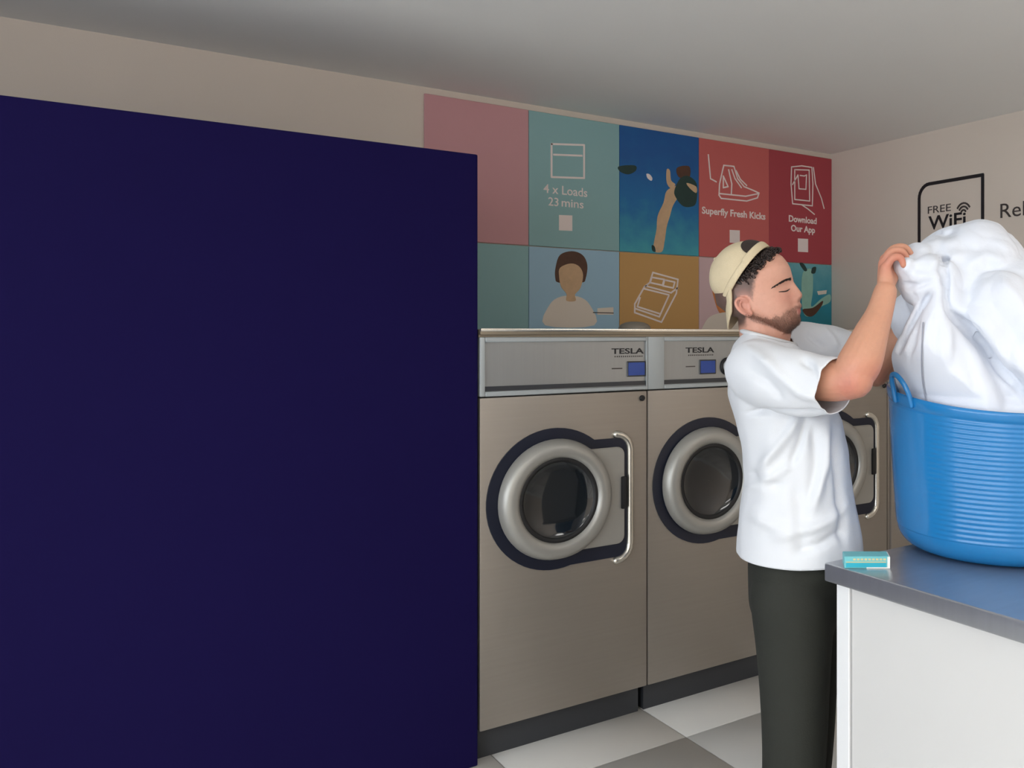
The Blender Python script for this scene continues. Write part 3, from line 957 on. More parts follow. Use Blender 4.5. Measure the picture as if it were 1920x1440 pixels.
pz, pxx = prof_h[order, 1], prof_h[order, 0]
pz = np.concatenate([[-.092], pz, [.118, .128]])
pxx = np.concatenate([[.070], pxx, [.055, .0]])
base_px = [(1440, 468), (1455, 473), (1467, 482), (1475, 492), (1481, 503), (1484, 514), (1485, 523), (1485, 535), (1487, 548), (1491, 560), (1497, 572), (1497, 585), (1498, 592), (1500, 599), (1498, 606), (1492, 612)]
base_h = np.array([px_to_head(*q) for q in base_px])
o2 = np.argsort(base_h[:, 1])
bz = np.concatenate([[-.092], base_h[o2, 1], [.118, .128]])
bx_ = np.concatenate([[.070], base_h[o2, 0], [.055, .0]])
def g(x, s):
    return np.exp(-(x / s) ** 2)
NZ, NA = 150, 128
zs = -.0875 + (.1275 + .0875) * (0.5 - 0.5 * np.cos(np.linspace(0, math.pi, NZ))) * 1.0
xf = np.interp(zs, bz, bx_)
xfull = np.interp(zs, pz, pxx)
xb = np.interp(zs, [-.088, -.075, -.0515, -.032, -.008, .03, .06, .085, .105, .12, .128], [.078, .060, .030, -.002, -.055, -.084, -.082, -.068, -.046, -.02, -.0])
wd = np.interp(zs, [-.092, -.085, -.07, -.05, -.03, -.01, .02, .05, .08, .1, .117, .128], [.012, .026, .042, .053, .060, .065, .069, .071, .067, .055, .034, .004])
x0_ = np.maximum(-.004, (xf + xb) / 2 - .01)
HV = np.zeros((NZ, NA, 3))
ang = np.linspace(0, 2 * math.pi, NA, endpoint=False)
for i in range(NZ):
    c, s = np.cos(ang), np.sin(ang)
    n_ = np.where(c > 0, np.interp(zs[i], [-.09, -.06, -.03, .045, .08, .12], [2.1, 2.0, 1.78, 1.78, 2.1, 2.1]), 2.05)
    cx_ = np.sign(c) * np.abs(c) ** (2 / n_); sy_ = np.sign(s) * np.abs(s) ** (2 / n_)
    x = np.where(c > 0, x0_[i] + (xf[i] - x0_[i]) * cx_, x0_[i] + (x0_[i] - xb[i]) * cx_)
    y = wd[i] * sy_
    z = zs[i]
    front = np.clip(c * 1.5, 0, 1)
    # nose, lips and chin ride on the base profile
    zi = z
    sig = np.interp(zi, [-.075, -.06, -.05, -.035, -.026, -.02, -.005, .02, .04, .06], [.022, .024, .022, .020, .019, .0155, .0125, .0085, .012, .03])
    x = x + (xfull[i] - xf[i]) * g(y, sig) * front
    ay = np.abs(y)
    x = x + front * (-.0105 * g(ay - .032, .014) * g(z - .024, .012)          # sockets
                     + .0075 * g(ay - .032, .0115) * g(z - .0195, .0085)         # lids over the eyeballs
                     + .0040 * g(ay - .028, .018) * g(z - .040 + .3 * (ay - .018), .006)   # brow
                     + .0045 * g(ay - .044, .016) * g(z + .002, .016)           # cheekbones
                     - .0030 * g(ay - .024, .007) * g(z + .030, .012)           # fold beside the mouth
                     + .0060 * g(ay - .0125, .0055) * g(z + .014, .007))        # wings of the nose
    y = y + np.sign(y) * (.004 * g(z + .002, .018) * np.clip((x - .02) / .05, 0, 1) * front)
    HV[i, :, 0], HV[i, :, 1], HV[i, :, 2] = x, y, z
hf = []
for i in range(NZ - 1):
    for k_ in range(NA):
        k2 = (k_ + 1) % NA
        hf.append((i * NA + k_, i * NA + k2, (i + 1) * NA + k2, (i + 1) * NA + k_))
hf.append(tuple(range(NA - 1, -1, -1)))
hf.append(tuple((NZ - 1) * NA + k_ for k_ in range(NA)))
head = (head_to_room(HV.reshape(-1, 3)), hf)

def ear(side):
    """helix tube, inner ridge, bowl and lobe against the side of the head"""
    yb_ = side * .068
    def e(a, b, h):      # a back(-)/front(+), b up, h out
        a, b, h = a * .84, b * .84, h * .9
        a2 = a * .96 - b * .22; b2 = b + a * .18
        return (.002 + a2, yb_ + side * (h + (-a) * .45), -.001 + b2)
    helix = [e(.010, .004, .002), e(.013, .014, .008), e(.007, .026, .012), e(-.006, .030, .014), e(-.016, .024, .015), e(-.019, .010, .015),
             e(-.016, -.006, .013), e(-.009, -.018, .010), e(-.001, -.026, .007), e(.006, -.025, .004), e(.008, -.018, .002)]
    parts = [tube(helix, [.003, .0038, .0042, .0042, .0042, .0042, .0042, .0044, .0052, .005, .0034], 10, 4)]
    parts.append(tube([e(.004, .018, .004), e(-.006, .018, .009), e(-.010, .008, .010), e(-.009, -.004, .009), e(-.003, -.012, .006)], .0030, 10, 4))
    parts.append(tube([e(.011, .002, .004), e(.010, -.007, .005), e(.006, -.013, .004)], .0035, 10, 4))
    plate = [e(a, b, h) for a, b, h in [(-.004, .020, -.002), (-.008, .006, -.004), (-.005, -.008, -.004), (0, -.018, -.002)]]
    parts.append(tube(plate, [.012, .012, .011, .008], 14, 4, aspect=.42, up=(0, 1, 0)))
    return [(head_to_room(v), f) for v, f in parts]

B = [head] + ear(-1) + ear(1)
# neck and trunk under the shirt
B.append(tube([P(1418, 560, 2.34), P(1424, 600, 2.34), P(1432, 640, 2.34), P(1440, 680, 2.34)], [.050, .056, .062, .075], 24, 4))
B.append(tube([P(1448, 565, 2.33), P(1452, 600, 2.33), P(1445, 640, 2.34)], [.038, .046, .050], 20, 4))
def trunk(rows, n=40):
    V, F = [], []
    for py, l, r, hw, yc in rows:
        a = P(l, py, yc); b = P(r, py, yc)
        c = (a + b) / 2; hx = np.linalg.norm(b - a) / 2
        for k_ in range(n):
            t_ = 2 * math.pi * k_ / n
            c_, s_ = math.cos(t_), math.sin(t_)
            e_ = 2 / 2.4
            V.append(c + np.array([RX, RY, 0]) * hx * math.copysign(abs(c_) ** e_, c_) + np.array([FX, FY, 0]) * hw * math.copysign(abs(s_) ** e_, s_))
    m = len(rows)
    for i in range(m - 1):
        for k_ in range(n):
            k2 = (k_ + 1) % n
            F.append((i * n + k_, (i + 1) * n + k_, (i + 1) * n + k2, i * n + k2))
    F.append(tuple(range(n))); F.append(tuple((m - 1) * n + k_ for k_ in range(n - 1, -1, -1)))
    return np.array(V), F
B.append(trunk([(650, 1400, 1475, .10, 2.34), (680, 1385, 1500, .15, 2.34), (740, 1385, 1525, .155, 2.34), (820, 1405, 1545, .145, 2.34),
                (900, 1415, 1550, .135, 2.34), (1000, 1425, 1545, .12, 2.34), (1075, 1430, 1540, .11, 2.34)]))
# near (right) arm: shoulder, elbow out towards the camera, forearm up to the duvet
sh_r, el_r, wr_r = P(1448, 690, 2.19), P(1602, 712, 2.02), P(1660, 548, 2.10)
B.append(tube([sh_r, P(1500, 702, 2.13), P(1560, 712, 2.06), el_r], [.058, .056, .050, .043], 20, 5))
B.append(tube([P(1590, 713, 2.03), P(1612, 680, 2.03), P(1632, 630, 2.055), P(1648, 590, 2.08), wr_r], [.045, .050, .041, .032, .0275], 20, 5))
B.append(tube([P(1584, 726, 2.03), P(1600, 716, 2.02)], [.025, .034], 14, 2))     # point of the elbow
def hand(wr, kn, fingers, thumb, palm_r=.024):
    parts = []
    for kpt in kn:
        parts.append(tube([wr, (np.array(wr) + np.array(kpt)) / 2, kpt], [.021, .018, .0135], 14, 4))
    for f_ in fingers:
        parts.append(tube(f_[0], f_[1], 14, 4))
    parts.append(tube(thumb, [.018, .0155, .012, .0095], 14, 4))
    return parts
wr2 = P(1661, 540, 2.105)
kn = [P(1660, 503, 2.105), P(1657, 494, 2.128), P(1659, 487, 2.150), P(1664, 484, 2.172)]
fing = [([kn[0], P(1673, 484, 2.098), P(1688, 483, 2.098), P(1694, 497, 2.100)], [.0105, .0095, .0085, .0075]),
        ([kn[1], P(1671, 473, 2.125), P(1690, 471, 2.125), P(1700, 484, 2.128)], [.0115, .0102, .0092, .008]),
        ([kn[2], P(1675, 467, 2.152), P(1696, 464, 2.155), P(1708, 477, 2.158)], [.0115, .0102, .0092, .008]),
        ([kn[3], P(1680, 468, 2.178), P(1698, 468, 2.182), P(1708, 480, 2.185)], [.011, .010, .009, .008])]
thumb = [P(1666, 530, 2.125), P(1678, 510, 2.165), P(1692, 498, 2.19), P(1705, 492, 2.195)]
B += hand(wr2, kn, fing, thumb)
# far (left) arm, disappearing into the duvet
sh_l, el_l, wr_l = P(1470, 672, 2.50), P(1645, 695, 2.50), P(1712, 600, 2.42)
B.append(tube([sh_l, P(1540, 668, 2.52), P(1600, 682, 2.52), el_l], [.058, .052, .046, .040], 20, 5))
B.append(tube([P(1642, 698, 2.50), P(1660, 668, 2.48), P(1685, 635, 2.45), wr_l], [.040, .042, .034, .026], 20, 5))
kl = [P(1730, 566, 2.36), P(1727, 562, 2.382), P(1725, 560, 2.404), P(1724, 561, 2.426)]
fl_ = [([q, q + np.array([.018 * RX, .018 * RY, .025]), q + np.array([.04 * RX, .04 * RY, .03]), q + np.array([.052 * RX, .052 * RY, .012])], [.011, .010, .009, .008]) for q in kl]
B += hand(wr_l, kl, fl_, [P(1716, 590, 2.40), P(1730, 585, 2.37), P(1742, 575, 2.35), P(1752, 566, 2.345)])
# legs
for dy_, px_ in ((2.25, 1478), (2.44, 1500)):
    x_ = (px_ - CX) / F_PX * dy_
    B.append(tube([S(x_ + .02, dy_ + (.03 if dy_ < 2.3 else -.03), .84), S(x_ + .01, dy_, .5), S(x_, dy_, .12)], [.075, .055, .042], 18, 4))
    B.append(tube([S(x_ - .05, dy_, .045), S(x_ + .06, dy_, .04), S(x_ + .15, dy_, .03)], [.036, .036, .026], 14, 4))
bv, bf, bn = remesh(join(*B), .0027, 3, .5)
body = obj('body', (bv, bf), 'skin', man)

# tone of the skin: stubble, lips, reddened elbow and knuckles, short hair at the temples
def room_to_head(v):
    q = v - HC
    cx = q[:, 0] * RX + q[:, 1] * RY
    dpt = q[:, 0] * FX + q[:, 1] * FY
    z = q[:, 2]
    x = cx * math.cos(YAW) - dpt * math.sin(YAW)
    y = cx * math.sin(YAW) + dpt * math.cos(YAW)
    return np.stack([x * cp_ + z * sp_, y, -x * sp_ + z * cp_], 1)
hh = room_to_head(bv)
X_, Y_, Z_ = hh[:, 0], np.abs(hh[:, 1]), hh[:, 2]
skin_c = np.array(rgb(212, 158, 136)[:3]); red_c = np.array(rgb(200, 124, 106)[:3]); beard_c = np.array(rgb(112, 76, 60)[:3])
lip_c = np.array(rgb(186, 108, 100)[:3]); hair_c = np.array(rgb(70, 60, 57)[:3]); fore_c = np.array(rgb(198, 142, 108)[:3])
col = np.tile(skin_c, (len(bv), 1))
jit = np.array([noise.noise(Vector(tuple(x * 90))) for x in bv]) * .5 + np.array([noise.noise(Vector(tuple(x * 260))) for x in bv]) * .5
def mixin(mask, c, k=1.0):
    global col
    mask = np.clip(mask * k, 0, 1)[:, None]
    col = col * (1 - mask) + c * mask
def smooth(a, b, x):
    t_ = np.clip((x - a) / (b - a), 0, 1)
    return t_ * t_ * (3 - 2 * t_)
is_head = np.linalg.norm(hh, axis=1) < .17
not_head = ~is_head
armm = not_head * 1.0
mixin(armm, fore_c, .55)
px_b = to_px(bv)
for (cx1, cy1, rr1, kk1) in [(1590, 728, 32, .8), (1605, 690, 25, .2), (1662, 492, 26, .6), (1690, 485, 16, .7), (1645, 700, 25, .5)]:
    mixin(not_head * g(np.hypot(px_b[:, 0] - cx1, px_b[:, 1] - cy1), rr1), red_c, kk1)
# cheeks and nose
mixin(is_head * g(X_ - .11, .03) * g(Z_ + .005, .02), red_c, .35)
# beard: jaw, chin and moustache
line = np.interp(X_, [-.02, .0, .02, .05, .08, .10, .13], [-.006, -.012, -.026, -.040, -.040, -.031, -.026])
beard = is_head * smooth(.006, -.008, Z_ - line + jit * .008) * smooth(-.012, .008, X_) * smooth(-.010, .003, Z_ - np.interp(X_, [-.01, .0, .04, .07, .09], [-.024, -.031, -.056, -.080, -.096]))
around_lip = np.exp(-((Z_ + .0425) / .0085) ** 2) * (Y_ < .018) * (X_ > .09)
beard_patch = beard * (1 - np.clip(around_lip, 0, 1))
sb = is_head * smooth(.012, .0, np.abs(X_ - .004) - .004) * smooth(-.03, -.01, Z_) * smooth(.03, .015, Z_) * (Y_ > .045)
mixin(beard_patch * (.45 + .4 * smooth(-.035, -.075, Z_ + (.06 - X_) * .15)), beard_c, .92)
mixin(is_head * around_lip * smooth(.018, .012, Y_), lip_c, .85)
# cropped hair above the ear and on the nape
tmp_line = np.interp(Z_, [-.03, .0, .02, .045, .07], [-.016, .016, .024, .036, .05])
short = is_head * smooth(.008, -.008, X_ - tmp_line + jit * .006) * smooth(-.055, -.030, Z_) * (1 - (np.exp(-(((X_ - .002) / .021) ** 2 + ((Z_) / .029) ** 2)) * (Y_ > .062) > .35))
mixin(short, hair_c, .88)
mixin(sb, hair_c, .35)
ear_m = is_head * np.exp(-(((X_ - .002) / .020) ** 2 + ((Z_) / .027) ** 2)) * (Y_ > .060)
mixin(np.clip(ear_m * 2.2, 0, 1) * (Y_ > .068), np.array(rgb(214, 150, 132)[:3]), .8)
col *= (1 + jit[:, None] * .06)
ca = body.data.color_attributes.new('tone', 'FLOAT_COLOR', 'POINT')
ca.data.foreach_set('color', np.concatenate([np.clip(col, 0, 1), np.ones((len(col), 1))], 1).ravel())

# eyebrows, lashes
def face_x(y, z):
    i = np.argmin(np.abs(zs - z))
    yy = HV[i, :, 1]; xx = HV[i, :, 0]
    fr = xx > .03
    o_ = np.argsort(yy[fr])
    return np.interp(y, yy[fr][o_], xx[fr][o_])
for sd in (-1, 1):
    hairs = []
    for k_ in range(110):
        t_ = random.random()
        y = sd * (.014 + .034 * t_); z = .0405 + .004 * math.sin(min(1, t_ * 1.5) * 1.6) - .0150 * t_ ** 1.5 + random.uniform(-.0030, .0030) * (1 - .6 * t_)
        x = face_x(y, z)
        y2 = y + sd * .006; z2 = z + .0025 * (1 - t_) - .0015
        hairs.append(tube(head_to_room([(x - .0005, y, z), (x + .0018, y + sd * .003, z + .0012), (face_x(y2, z2) + .0010, y2, z2)]), [.0008, .0007, .0003], 5, 1, cap=False))
    eb = obj('eyebrow', join(*hairs), 'hair_dark', man)
    eb['kind'] = 'stuff'
    pts = []
    for t_ in np.linspace(0, 1, 9):
        y = sd * (.019 + .026 * t_); z = .0175 - .0030 * math.sin(t_ * math.pi) - .002 * t_
        pts.append((face_x(y, z) + .0016, y, z))
    obj('eyelash', tube(head_to_room(pts), [.0008, .0012, .0015, .0016, .0016, .0016, .0015, .0012, .0008], 6, 2), 'hair_dark', man)
    pts = []
    for t_ in np.linspace(0, 1, 9):
        y = sd * (.0185 + .027 * t_); z = .0285 + .0025 * math.sin(t_ * math.pi) - .005 * t_
        pts.append((face_x(y, z) + .0001, y, z))
    obj('eyelid_crease', tube(head_to_room(pts), .0007, 6, 2), 'eyelid_skin', man)

# short beard hairs
tri = []
cand = np.where((beard_patch > .55))[0]
random.shuffle(list(cand))
sel = np.random.choice(cand, min(2600, len(cand)), replace=False)
Vb, Fb = [], []
down = head_to_room([(0, 0, -1)])[0] - head_to_room([(0, 0, 0)])[0]
for i in sel:
    p_ = bv[i]; nn = bn[i]
    d_ = nn * .5 + down * .9 + np.random.normal(0, .25, 3)
    d_ /= np.linalg.norm(d_)
    sdv = np.cross(d_, nn); sdv /= np.linalg.norm(sdv) + 1e-9
    b_ = len(Vb)
    L_ = random.uniform(.003, .0055)
    Vb += [p_ - sdv * .00035, p_ + sdv * .00035, p_ + d_ * L_]
    Fb.append((b_, b_ + 1, b_ + 2))
bo = obj('beard', (np.array(Vb), Fb), 'beard_brown', man)
bo['kind'] = 'stuff'

# --- cap, worn backwards and pushed up: its rim plane runs from the forehead to the nape
Fp, Bp = np.array(px_to_head(1440, 463)), np.array(px_to_head(1366, 572))
mid = (Fp + Bp) / 2
ax = (Fp - Bp); cl = np.linalg.norm(ax); ax = ax / cl
nrm2 = np.array([-ax[1], ax[0]])           # dome direction (up and back)
if nrm2[0] > 0:
    nrm2 = -nrm2
def cap_pt(a, y, h):
    q = mid + ax * a + nrm2 * h
    return (q[0], y, q[1])
HL, HWd, HD = cl / 2, .084, .094
def cap_surface(off=0.0, nu=64, nv=22, hmin=0.0):
    V, F = [], []
    for j in range(nv + 1):
        ph = (math.pi / 2) * j / nv
        for i in range(nu):
            t_ = 2 * math.pi * i / nu
            rr_ = max(math.cos(ph), .0) ** .82
            h = HD * math.sin(ph) ** .92
            a = (HL + off) * rr_ * math.cos(t_) - .010 * math.sin(ph)
            y = (HWd + off) * rr_ * math.sin(t_)
            # six panels: slight seams
            sm = .0012 * math.exp(-(((t_ * 6 / (2 * math.pi) + .5) % 1 - .5) / .045) ** 2) * math.cos(ph)
            V.append(cap_pt(a * (1 - sm * 8), y * (1 - sm * 8), h + off * math.sin(ph)))
    for j in range(nv):
        for i in range(nu):
            i2 = (i + 1) % nu
            F.append((j * nu + i, j * nu + i2, (j + 1) * nu + i2, (j + 1) * nu + i))
    return np.array(V), F
cv, cf = cap_surface()
crown_v, crown_f, _ = evaluated((head_to_room(cv), cf), [('SOLIDIFY', dict(thickness=.003, offset=-1.0))])
crown_v = rough(crown_v, _, .003, 22.0, seed=1.0)
cap_o = obj('cap', (crown_v, crown_f), 'cap_beige', man)
cap_o['label'] = 'beige cloth cap worn backwards'
# band round the rim
band = [cap_pt((HL + .001) * math.cos(t_), (HWd + .001) * math.sin(t_), .007) for t_ in np.linspace(0, 2 * math.pi, 60)]
obj('band', tube(head_to_room(band), .009, 12, 1, cap=False, aspect=.35, up=head_to_room([cap_pt(1, 0, 0)])[0] - head_to_room([cap_pt(0, 0, 0)])[0]), 'cap_beige', cap_o)
# the closure opening over the forehead: dark half-moon and strap
op = []
for t_ in np.linspace(0, math.pi, 14):
    op.append((.030 * math.cos(t_), .014 + .036 * math.sin(t_)))
def crown_at(y, h, out=.0036):
    s_ = min(h / HD, .98) ** (1 / .92)
    ph = math.asin(s_)
    rr_ = math.cos(ph) ** .82
    sy = max(-.95, min(.95, y / (HWd * rr_)))
    a = HL * rr_ * math.sqrt(1 - sy * sy) - .010 * math.sin(ph)
    return cap_pt(a + out, y, h + out * .6)
ov, of = [], []
YO = -.040
for i in range(9):
    for (yy, h) in op:
        k_ = i / 8
        ov.append(crown_at(YO + yy * k_, .014 + (h - .014) * k_ + .004 * (1 - k_)))
m_ = len(op)
for i in range(8):
    for j in range(m_ - 1):
        of.append((i * m_ + j, i * m_ + j + 1, (i + 1) * m_ + j + 1, (i + 1) * m_ + j))
obj('closure_gap', (head_to_room(ov), of), 'hair_dark', cap_o)
obj('strap', tube(head_to_room([crown_at(YO + y, .0095, .003) for y in np.linspace(-.038, .038, 9)]), .0085, 10, 2, aspect=.3, up=head_to_room([cap_pt(1, 0, 0)])[0] - head_to_room([cap_pt(0, 0, 0)])[0]), 'cap_beige', cap_o)
tv_ = head_to_room([cap_pt(-.012, 0, HD + .001)])[0]
obj('button', ellipsoid(tv_, (.008, .008, .006), 14), 'cap_beige', cap_o)
# visor hanging down behind the neck
vv, vf_ = [], []
nu, nv = 17, 9
for j in range(nv):
    s_ = j / (nv - 1)
    for i in range(nu):
        u_ = -1 + 2 * i / (nu - 1)
        y = u_ * .078 * (1 - .25 * s_ * s_)
        base_a = -HL * math.sqrt(max(0, 1 - (y / .088) ** 2))
        ln = .066 * s_ * (1 - .35 * u_ * u_)
        q = mid + ax * base_a + nrm2 * .004
        # falls almost straight down, a little out
        vx = q[0] - ln * .20 + .012 * u_ * u_ * s_; vz = q[1] - ln * .97
        vv.append((vx, y, vz))
for j in range(nv - 1):
    for i in range(nu - 1):
        vf_.append((j * nu + i, j * nu + i + 1, (j + 1) * nu + i + 1, (j + 1) * nu + i))
vs_v, vs_f, _n = evaluated((head_to_room(vv), vf_), [('SOLIDIFY', dict(thickness=.004, offset=0.0))])
obj('visor', (vs_v, vs_f), 'cap_beige', cap_o)

# --- curly fringe below the cap
def skull_pt(x, y, z, lift):
    i = np.argmin(np.abs(zs - z))
    v = HV[i]
    c0_ = np.array([.01, 0, .03])
    d_ = np.array([x, y, z]) - c0_
    d_ /= np.linalg.norm(d_)
    flat_ = HV.reshape(-1, 3) - c0_
    un = flat_ / (np.linalg.norm(flat_, axis=1)[:, None] + 1e-9)
    k_ = np.argmax(un @ d_)
    return c0_ + d_ * (np.linalg.norm(flat_[k_]) + lift)
curls = []
cap_base = []
for n_ in range(300):
    y = random.uniform(-.07, .07)
    # along the rim plane, a hand's breadth in front of it
    t_ = random.random()
    a = HL * math.sqrt(max(.0, 1 - (y / .086) ** 2))
    lo_ = .030 if abs(y) < .045 else .030
    a_ = a * (1 - 2 * max(0, (random.random() - .0)) * (0.62 if abs(y) > .045 else .05))
    q = mid + ax * a_ - nrm2 * (random.random() ** 1.3 * lo_ + .0)
    p_ = skull_pt(q[0], y, q[1], random.uniform(.001, .009))
    r_ = random.uniform(.003, .0065)
    ph0 = random.random() * 6.28
    e1 = np.random.normal(0, 1, 3); e1 /= np.linalg.norm(e1)
    e2 = np.cross(e1, np.random.normal(0, 1, 3)); e2 /= np.linalg.norm(e2)
    dr_ = np.array([.6, 0, -.5]) * random.uniform(.002, .008)
    pts = [p_ + r_ * (math.cos(ph0 + a2) * e1 + math.sin(ph0 + a2) * e2) + dr_ * a2 / 6 for a2 in np.linspace(0, 7.5, 11)]
    curls.append(tube(head_to_room(pts), np.linspace(.0017, .0008, 11), 5, 1, cap=False))
# solid hair under the curls, so no scalp shows between them
hm = []
for y in np.linspace(-.06, .06, 13):
    a = HL * math.sqrt(max(.0, 1 - (y / .086) ** 2))
    q = mid + ax * (a - .002)
    q2 = q - nrm2 * .016
    hm.append(tube(head_to_room([skull_pt(q[0], y, q[1], .0), skull_pt(q2[0], y, q2[1], -.002)]), [.0085, .006], 10, 2))
for y in (-1, 1):
    for a_ in np.linspace(-.02, .075, 9):
        q = mid + ax * a_
        q2 = q - nrm2 * (.010 + .012 * max(0, (a_) / .075))
        ys = y * .0725 * math.sqrt(max(.05, 1 - (a_ / .098) ** 2))
        hm.append(tube(head_to_room([skull_pt(q[0], ys, q[1], -.002), skull_pt(q2[0], ys, q2[1], -.003)]), [.006, .0045], 10, 2))
obj('hair', join(*(curls + hm)), 'hair_dark', man)

# --- T-shirt
Tm = [trunk([(620, 1402, 1476, .070, 2.34), (634, 1388, 1489, .100, 2.34), (647, 1377, 1500, .140, 2.34), (668, 1369, 1515, .172, 2.34), (700, 1366, 1535, .182, 2.34),
             (740, 1367, 1553, .182, 2.34), (790, 1382, 1578, .176, 2.34), (840, 1391, 1588, .172, 2.34), (900, 1395, 1596, .170, 2.34),
             (950, 1388, 1604, .172, 2.34), (1000, 1384, 1613, .176, 2.34), (1050, 1383, 1619, .180, 2.34), (1110, 1383, 1622, .182, 2.34)], 64)]
Tm.append(tube([P(1418, 695, 2.22), P(1450, 708, 2.17), P(1500, 718, 2.11), P(1562, 722, 2.045), P(1600, 725, 2.01)], [.080, .082, .077, .068, .064], 28, 5))
Tm.append(tube([P(1425, 668, 2.46), P(1480, 655, 2.50), P(1550, 655, 2.52), P(1590, 664, 2.52), P(1625, 672, 2.52)], [.075, .074, .066, .062, .060], 28, 5))
sv, sf, sn = remesh(join(*Tm), .0058, 6, .5)
for poly, wd_, am in [
    ([(1395, 775), (1440, 772), (1500, 774), (1548, 776)], 5, -.010),
    ([(1500, 775), (1480, 810), (1450, 850), (1425, 880)], 9, .009),
    ([(1515, 778), (1500, 830), (1480, 880)], 8, -.008),
    ([(1550, 790), (1545, 870), (1520, 960)], 10, .010),
    ([(1565, 800), (1572, 880), (1580, 960), (1585, 1030)], 9, -.010),
    ([(1525, 790), (1530, 870), (1520, 950)], 10, -.007),
    ([(1400, 880), (1430, 905), (1470, 912)], 9, -.006),
    ([(1395, 920), (1440, 900), (1500, 860)], 10, .006),
    ([(1400, 960), (1460, 990), (1530, 985)], 12, .006),
    ([(1440, 1010), (1500, 1000), (1560, 975), (1590, 940)], 10, .006),
    ([(1480, 1040), (1540, 1020), (1590, 990)], 9, -.006),
    ([(1400, 690), (1440, 715), (1470, 750)], 9, -.005),
    ([(1420, 660), (1460, 700), (1500, 735), (1550, 750)], 10, .006),
    ([(1500, 672), (1525, 690), (1550, 722)], 8, -.006),
    ([(1530, 680), (1545, 715), (1548, 755)], 7, .006),
    ([(1395, 650), (1420, 670), (1440, 690)], 9, .004),
    ([(1510, 620), (1530, 640), (1550, 655)], 7, -.007),
    ([(1540, 615), (1560, 635), (1572, 655)], 6, .005),
    ([(1450, 800), (1440, 870), (1435, 940)], 14, .006),
    ([(1490, 900), (1500, 960), (1505, 1040)], 14, -.006)]:
    sv = fold(sv, sn, poly, wd_, am * 1.7)
sv = rough(sv, sn, .009, 8.0, (1, 1, .45), seed=5.0)
sv = rough(sv, sn, .003, 22.0, (1, 1, .6), seed=2.0)
me = bpy.data.meshes.new('tmp')
bm = bmesh.new()
vs_b = [bm.verts.new(tuple(x)) for x in sv]
for q in sf:
    bm.faces.new([vs_b[i] for i in q])
bmesh.ops.recalc_face_normals(bm, faces=bm.faces[:])
def cut(bm, co, no, sel):
    """open the cloth: drop what lies beyond a plane, only among the faces chosen by sel"""
    co = Vector([float(c) for c in co]); no = Vector([float(c) for c in no]).normalized()
    fs = [f for f in bm.faces if sel(f.calc_center_median())]
    geom = list({e for f in fs for e in f.edges}) + list({v for f in fs for v in f.verts}) + fs
    r = bmesh.ops.bisect_plane(bm, geom=geom, dist=1e-6, plane_co=co, plane_no=no, clear_outer=False)
    kill = [f for f in bm.faces if sel(f.calc_center_median()) and (f.calc_center_median() - co).dot(no) > 1e-5]
    bmesh.ops.delete(bm, geom=kill, context='FACES')
def near(c, r):
    c = Vector([float(x) for x in c])
    return lambda p: (p - c).length < r
hm_a, hm_b = P(1574, 668, 2.03), P(1549, 777, 2.03)
axs = P(1600, 725, 2.01) - P(1500, 718, 2.11)
e1_ = hm_b - hm_a
no_ = axs - e1_ * (axs @ e1_) / (e1_ @ e1_)
cut(bm, (hm_a + hm_b) / 2, no_, near(P(1580, 722, 2.02), .13))
cut(bm, P(1592, 660, 2.52), P(1625, 672, 2.52) - P(1550, 655, 2.52), near(P(1605, 666, 2.52), .10))
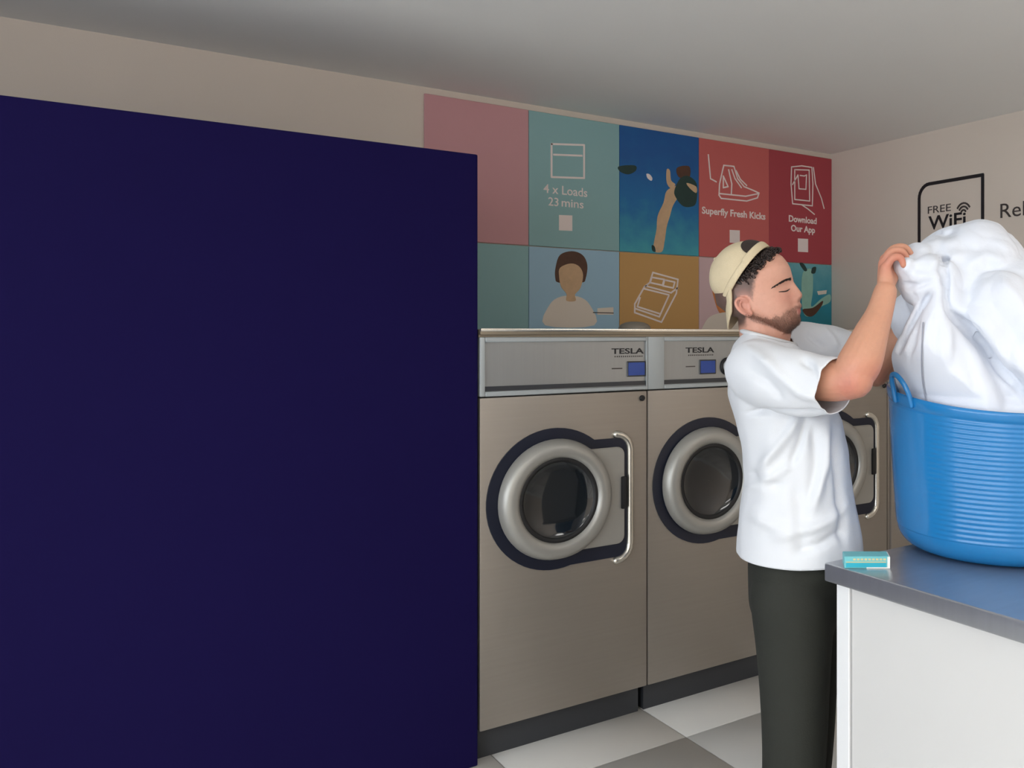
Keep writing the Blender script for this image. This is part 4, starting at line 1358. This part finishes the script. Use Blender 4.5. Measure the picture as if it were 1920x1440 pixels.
# hem: tilts up towards the front
h0, h1 = P(1470, 1067, 2.17), P(1617, 1030, 2.34)
e_ = h1 - h0; dpt_ = np.array([FX, FY, 0.05])
nh = np.cross(e_, dpt_)
if nh[2] > 0:
    nh = -nh
cut(bm, h0, nh, lambda p: p.z < 1.05)
cut(bm, P(1440, 634, 2.34), P(1449, 600, 2.34) - P(1440, 634, 2.34), lambda p: p.z > 1.38 and math.hypot(p.x - P(1440, 631, 2.34)[0], p.y - P(1440, 631, 2.34)[1]) < .11)
svf = from_bm(bm)
shv, shf, _n = evaluated(svf, [('SOLIDIFY', dict(thickness=.0025, offset=-1.0))])
shirt = obj('t_shirt', (shv, shf), 'shirt_white', man)
shirt['label'] = 'loose plain white T-shirt'
ring = []
nc = P(1441, 634, 2.34)
axn = P(1449, 600, 2.34) - P(1440, 634, 2.34); axn /= np.linalg.norm(axn)
r1 = np.array([RX, RY, 0.0]); r1 -= axn * (r1 @ axn); r1 /= np.linalg.norm(r1)
r2 = np.cross(axn, r1)
for a in np.linspace(0, 2 * math.pi, 40):
    ring.append(nc + r1 * .070 * math.cos(a) + r2 * .084 * math.sin(a) + axn * .000)
obj('collar_rib', tube(ring, .0085, 10, 1, cap=False, aspect=.8), 'shirt_rib', shirt)

# --- trousers and shoes
Tr = [trunk([(940, 1412, 1572, .155, 2.34), (1060, 1404, 1582, .168, 2.34), (1130, 1405, 1578, .165, 2.34), (1180, 1420, 1560, .15, 2.34)], 40)]
for dy_, px_ in ((2.25, 1478), (2.44, 1500)):
    x_ = (px_ - CX) / F_PX * dy_
    Tr.append(tube([S(x_ + .01, dy_, .80), S(x_ + .015, dy_, .5), S(x_, dy_, .10)], [.105, .085, .072], 22, 5))
rv, rf, rn = remesh(join(*Tr), .009, 5, .5)
rv = rough(rv, rn, .006, 8.0, (1, 1, .5), seed=8.0)
obj('trousers', (rv, rf), 'trouser_dark', man)
for dy_, px_ in ((2.25, 1478), (2.44, 1500)):
    x_ = (px_ - CX) / F_PX * dy_
    shv_, shf_, sn_ = remesh(join(tube([S(x_ - .055, dy_, .05), S(x_ + .07, dy_, .05), S(x_ + .165, dy_, .04)], [.048, .047, .038], 16, 4),
                             tube([S(x_ - .04, dy_, .05), S(x_ - .02, dy_, .10)], [.046, .044], 16, 2)), .008, 3)
    shv_[:, 2] = np.maximum(shv_[:, 2], .002)
    obj('shoe', (shv_, shf_), 'shoe_white', man)
